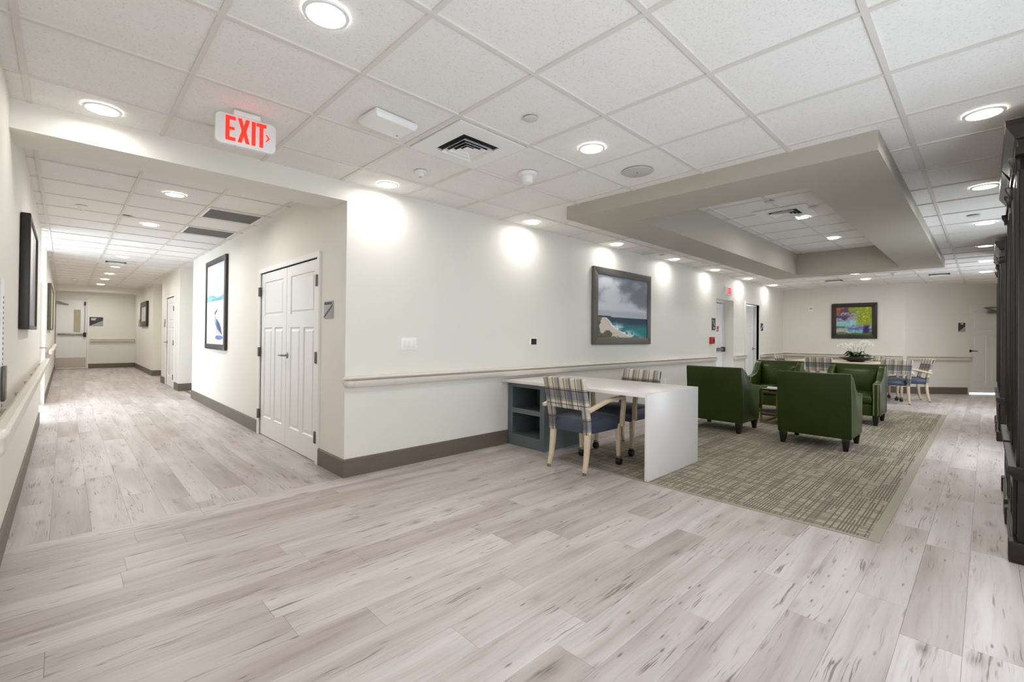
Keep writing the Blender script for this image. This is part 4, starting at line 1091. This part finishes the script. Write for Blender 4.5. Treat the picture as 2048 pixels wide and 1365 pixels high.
for k, (sy, top, bend) in enumerate(((-.16, .36, .10), (-.09, .40, .12), (-.03, .33, .05), (.05, .35, -.05), (.10, .30, -.09), (.15, .34, -.13))):
    stp = MB().tube([(0, sy*.5, .08), (0, sy*.8, .2), (.01, sy, top-.04), (.0, sy+bend*-.3, top+.02), (0, sy-bend, top)], .0035, 6).build('stem', MAT['stem'], ob, smooth=True)
    for q in range(5):
        t = q/4; orchid_flower(ob, (-.01+.015*(q % 2), sy-bend*t*1.25, top+.03-.02*abs(t-.4)*2+.012*(q % 2)), .036)

# ------------------------------------------------------------------ bookcases
def bookcase_proto():
    r = empty('bookcase', (0, 0, 0))          # local: x 0..W along the wall, front towards +y, y=0 is the wall side
    Wd, D, Dh = .83, .50, .48
    wd_ = MAT['bookwood']
    # plinth with corner blocks
    Bx('plinth', wd_, r, .0, Wd, 0, D+.012, 0, .115, .008, 3)
    Bx('corner_block', wd_, r, -.010, .095, D-.08, D+.022, 0, .118, .012, 3); Bx('corner_block', wd_, r, Wd-.095, Wd+.010, D-.08, D+.022, 0, .118, .012, 3)
    Bx('base_cabinet', wd_, r, .012, Wd-.012, 0, D-.014, .115, .455, .002)
    for k in (0, 1):
        x0 = .07+k*.350
        dr = MB().cells([x0, x0+.340], [.135, .44], [(x0+.05, x0+.29, .19, .385)], D-.014, D+.004).build('cabinet_door', wd_, r, bevel=.002, seg=1)
        Bx('door_panel', wd_, dr, x0+.05, x0+.29, D-.014, D-.006, .19, .385)
        MB().lathe([(0, -.026), (.011, -.022), (.014, -.014), (.006, -.006), (.006, .0)], (x0+(.315 if k == 0 else .025), D+.004, .33), 12, 'y').build('knob', MAT['brass'], dr, smooth=True)
        for v in r.children[-1].data.vertices if False else []: pass
    # moulded counter
    MB().loft([[(-o_+.0, 0, z_), (Wd+o_, 0, z_), (Wd+o_, D+o_-.0, z_), (-o_, D+o_, z_)] for o_, z_ in ((0.0, .455), (.006, .472), (.020, .490), (.024, .500), (.026, .525), (.022, .533))]).build('counter', wd_, r, smooth=True, angle=30)
    # hutch
    for x0 in (.012, Wd-.042): Bx('side_panel', wd_, r, x0, x0+.03, 0, Dh-.0, .533, 2.24)
    Bx('back_panel', wd_, r, .042, Wd-.042, 0, .02, .533, 2.24)
    for x0 in (.012, Wd-.092):
        p_ = Bx('pilaster', wd_, r, x0, x0+.08, Dh, Dh+.012, .533, 2.17, .004)
        MB().tube([(x0+.04, Dh+.012, .62), (x0+.04, Dh+.012, 2.08)], .012, 8).build('reed', wd_, p_, smooth=True)
    for z_ in (.85, 1.2, 1.55, 1.88): Bx('shelf', wd_, r, .042, Wd-.042, .02, Dh-.03, z_, z_+.025)
    Bx('frieze', wd_, r, .012, Wd-.012, 0, Dh+.010, 2.17, 2.255, .003)
    # crown: stacked mouldings
    MB().loft([[(-o_, 0, z_), (Wd+o_, 0, z_), (Wd+o_, D-.02+o_, z_), (-o_, D-.02+o_, z_)] for o_, z_ in ((.004, 2.25), (.020, 2.252), (.020, 2.295), (.008, 2.298), (.010, 2.335), (.022, 2.342), (.024, 2.352), (.030, 2.36), (.052, 2.40), (.056, 2.405), (.058, 2.44), (.05, 2.444))]).build('crown', wd_, r, smooth=True, angle=30)
    for x0 in (.03, Wd-.09): MB().prism([(Dh+.0, 2.17), (Dh+.028, 2.172), (Dh+.030, 2.20), (Dh+.044, 2.23), (Dh+.044, 2.25), (Dh, 2.25)], x0, x0+.06, 'x').build('corbel', wd_, r, bevel=.003)
    return r
bc0 = bookcase_proto()
for k, (x, lb) in enumerate(((2.06, 'tall dark wood bookcase cut off by the right image edge'), (3.03, 'dark wood bookcase directly behind the nearest one'), (6.50, 'first dark bookcase of the farther pair'), (7.47, 'last dark bookcase, nearest the white angled door'))):
    o = bc0 if k == 0 else copy_tree(bc0)
    o.location = (x, -4.40, 0); tag(o, lb, 'bookcase', 'dark wood bookcases')
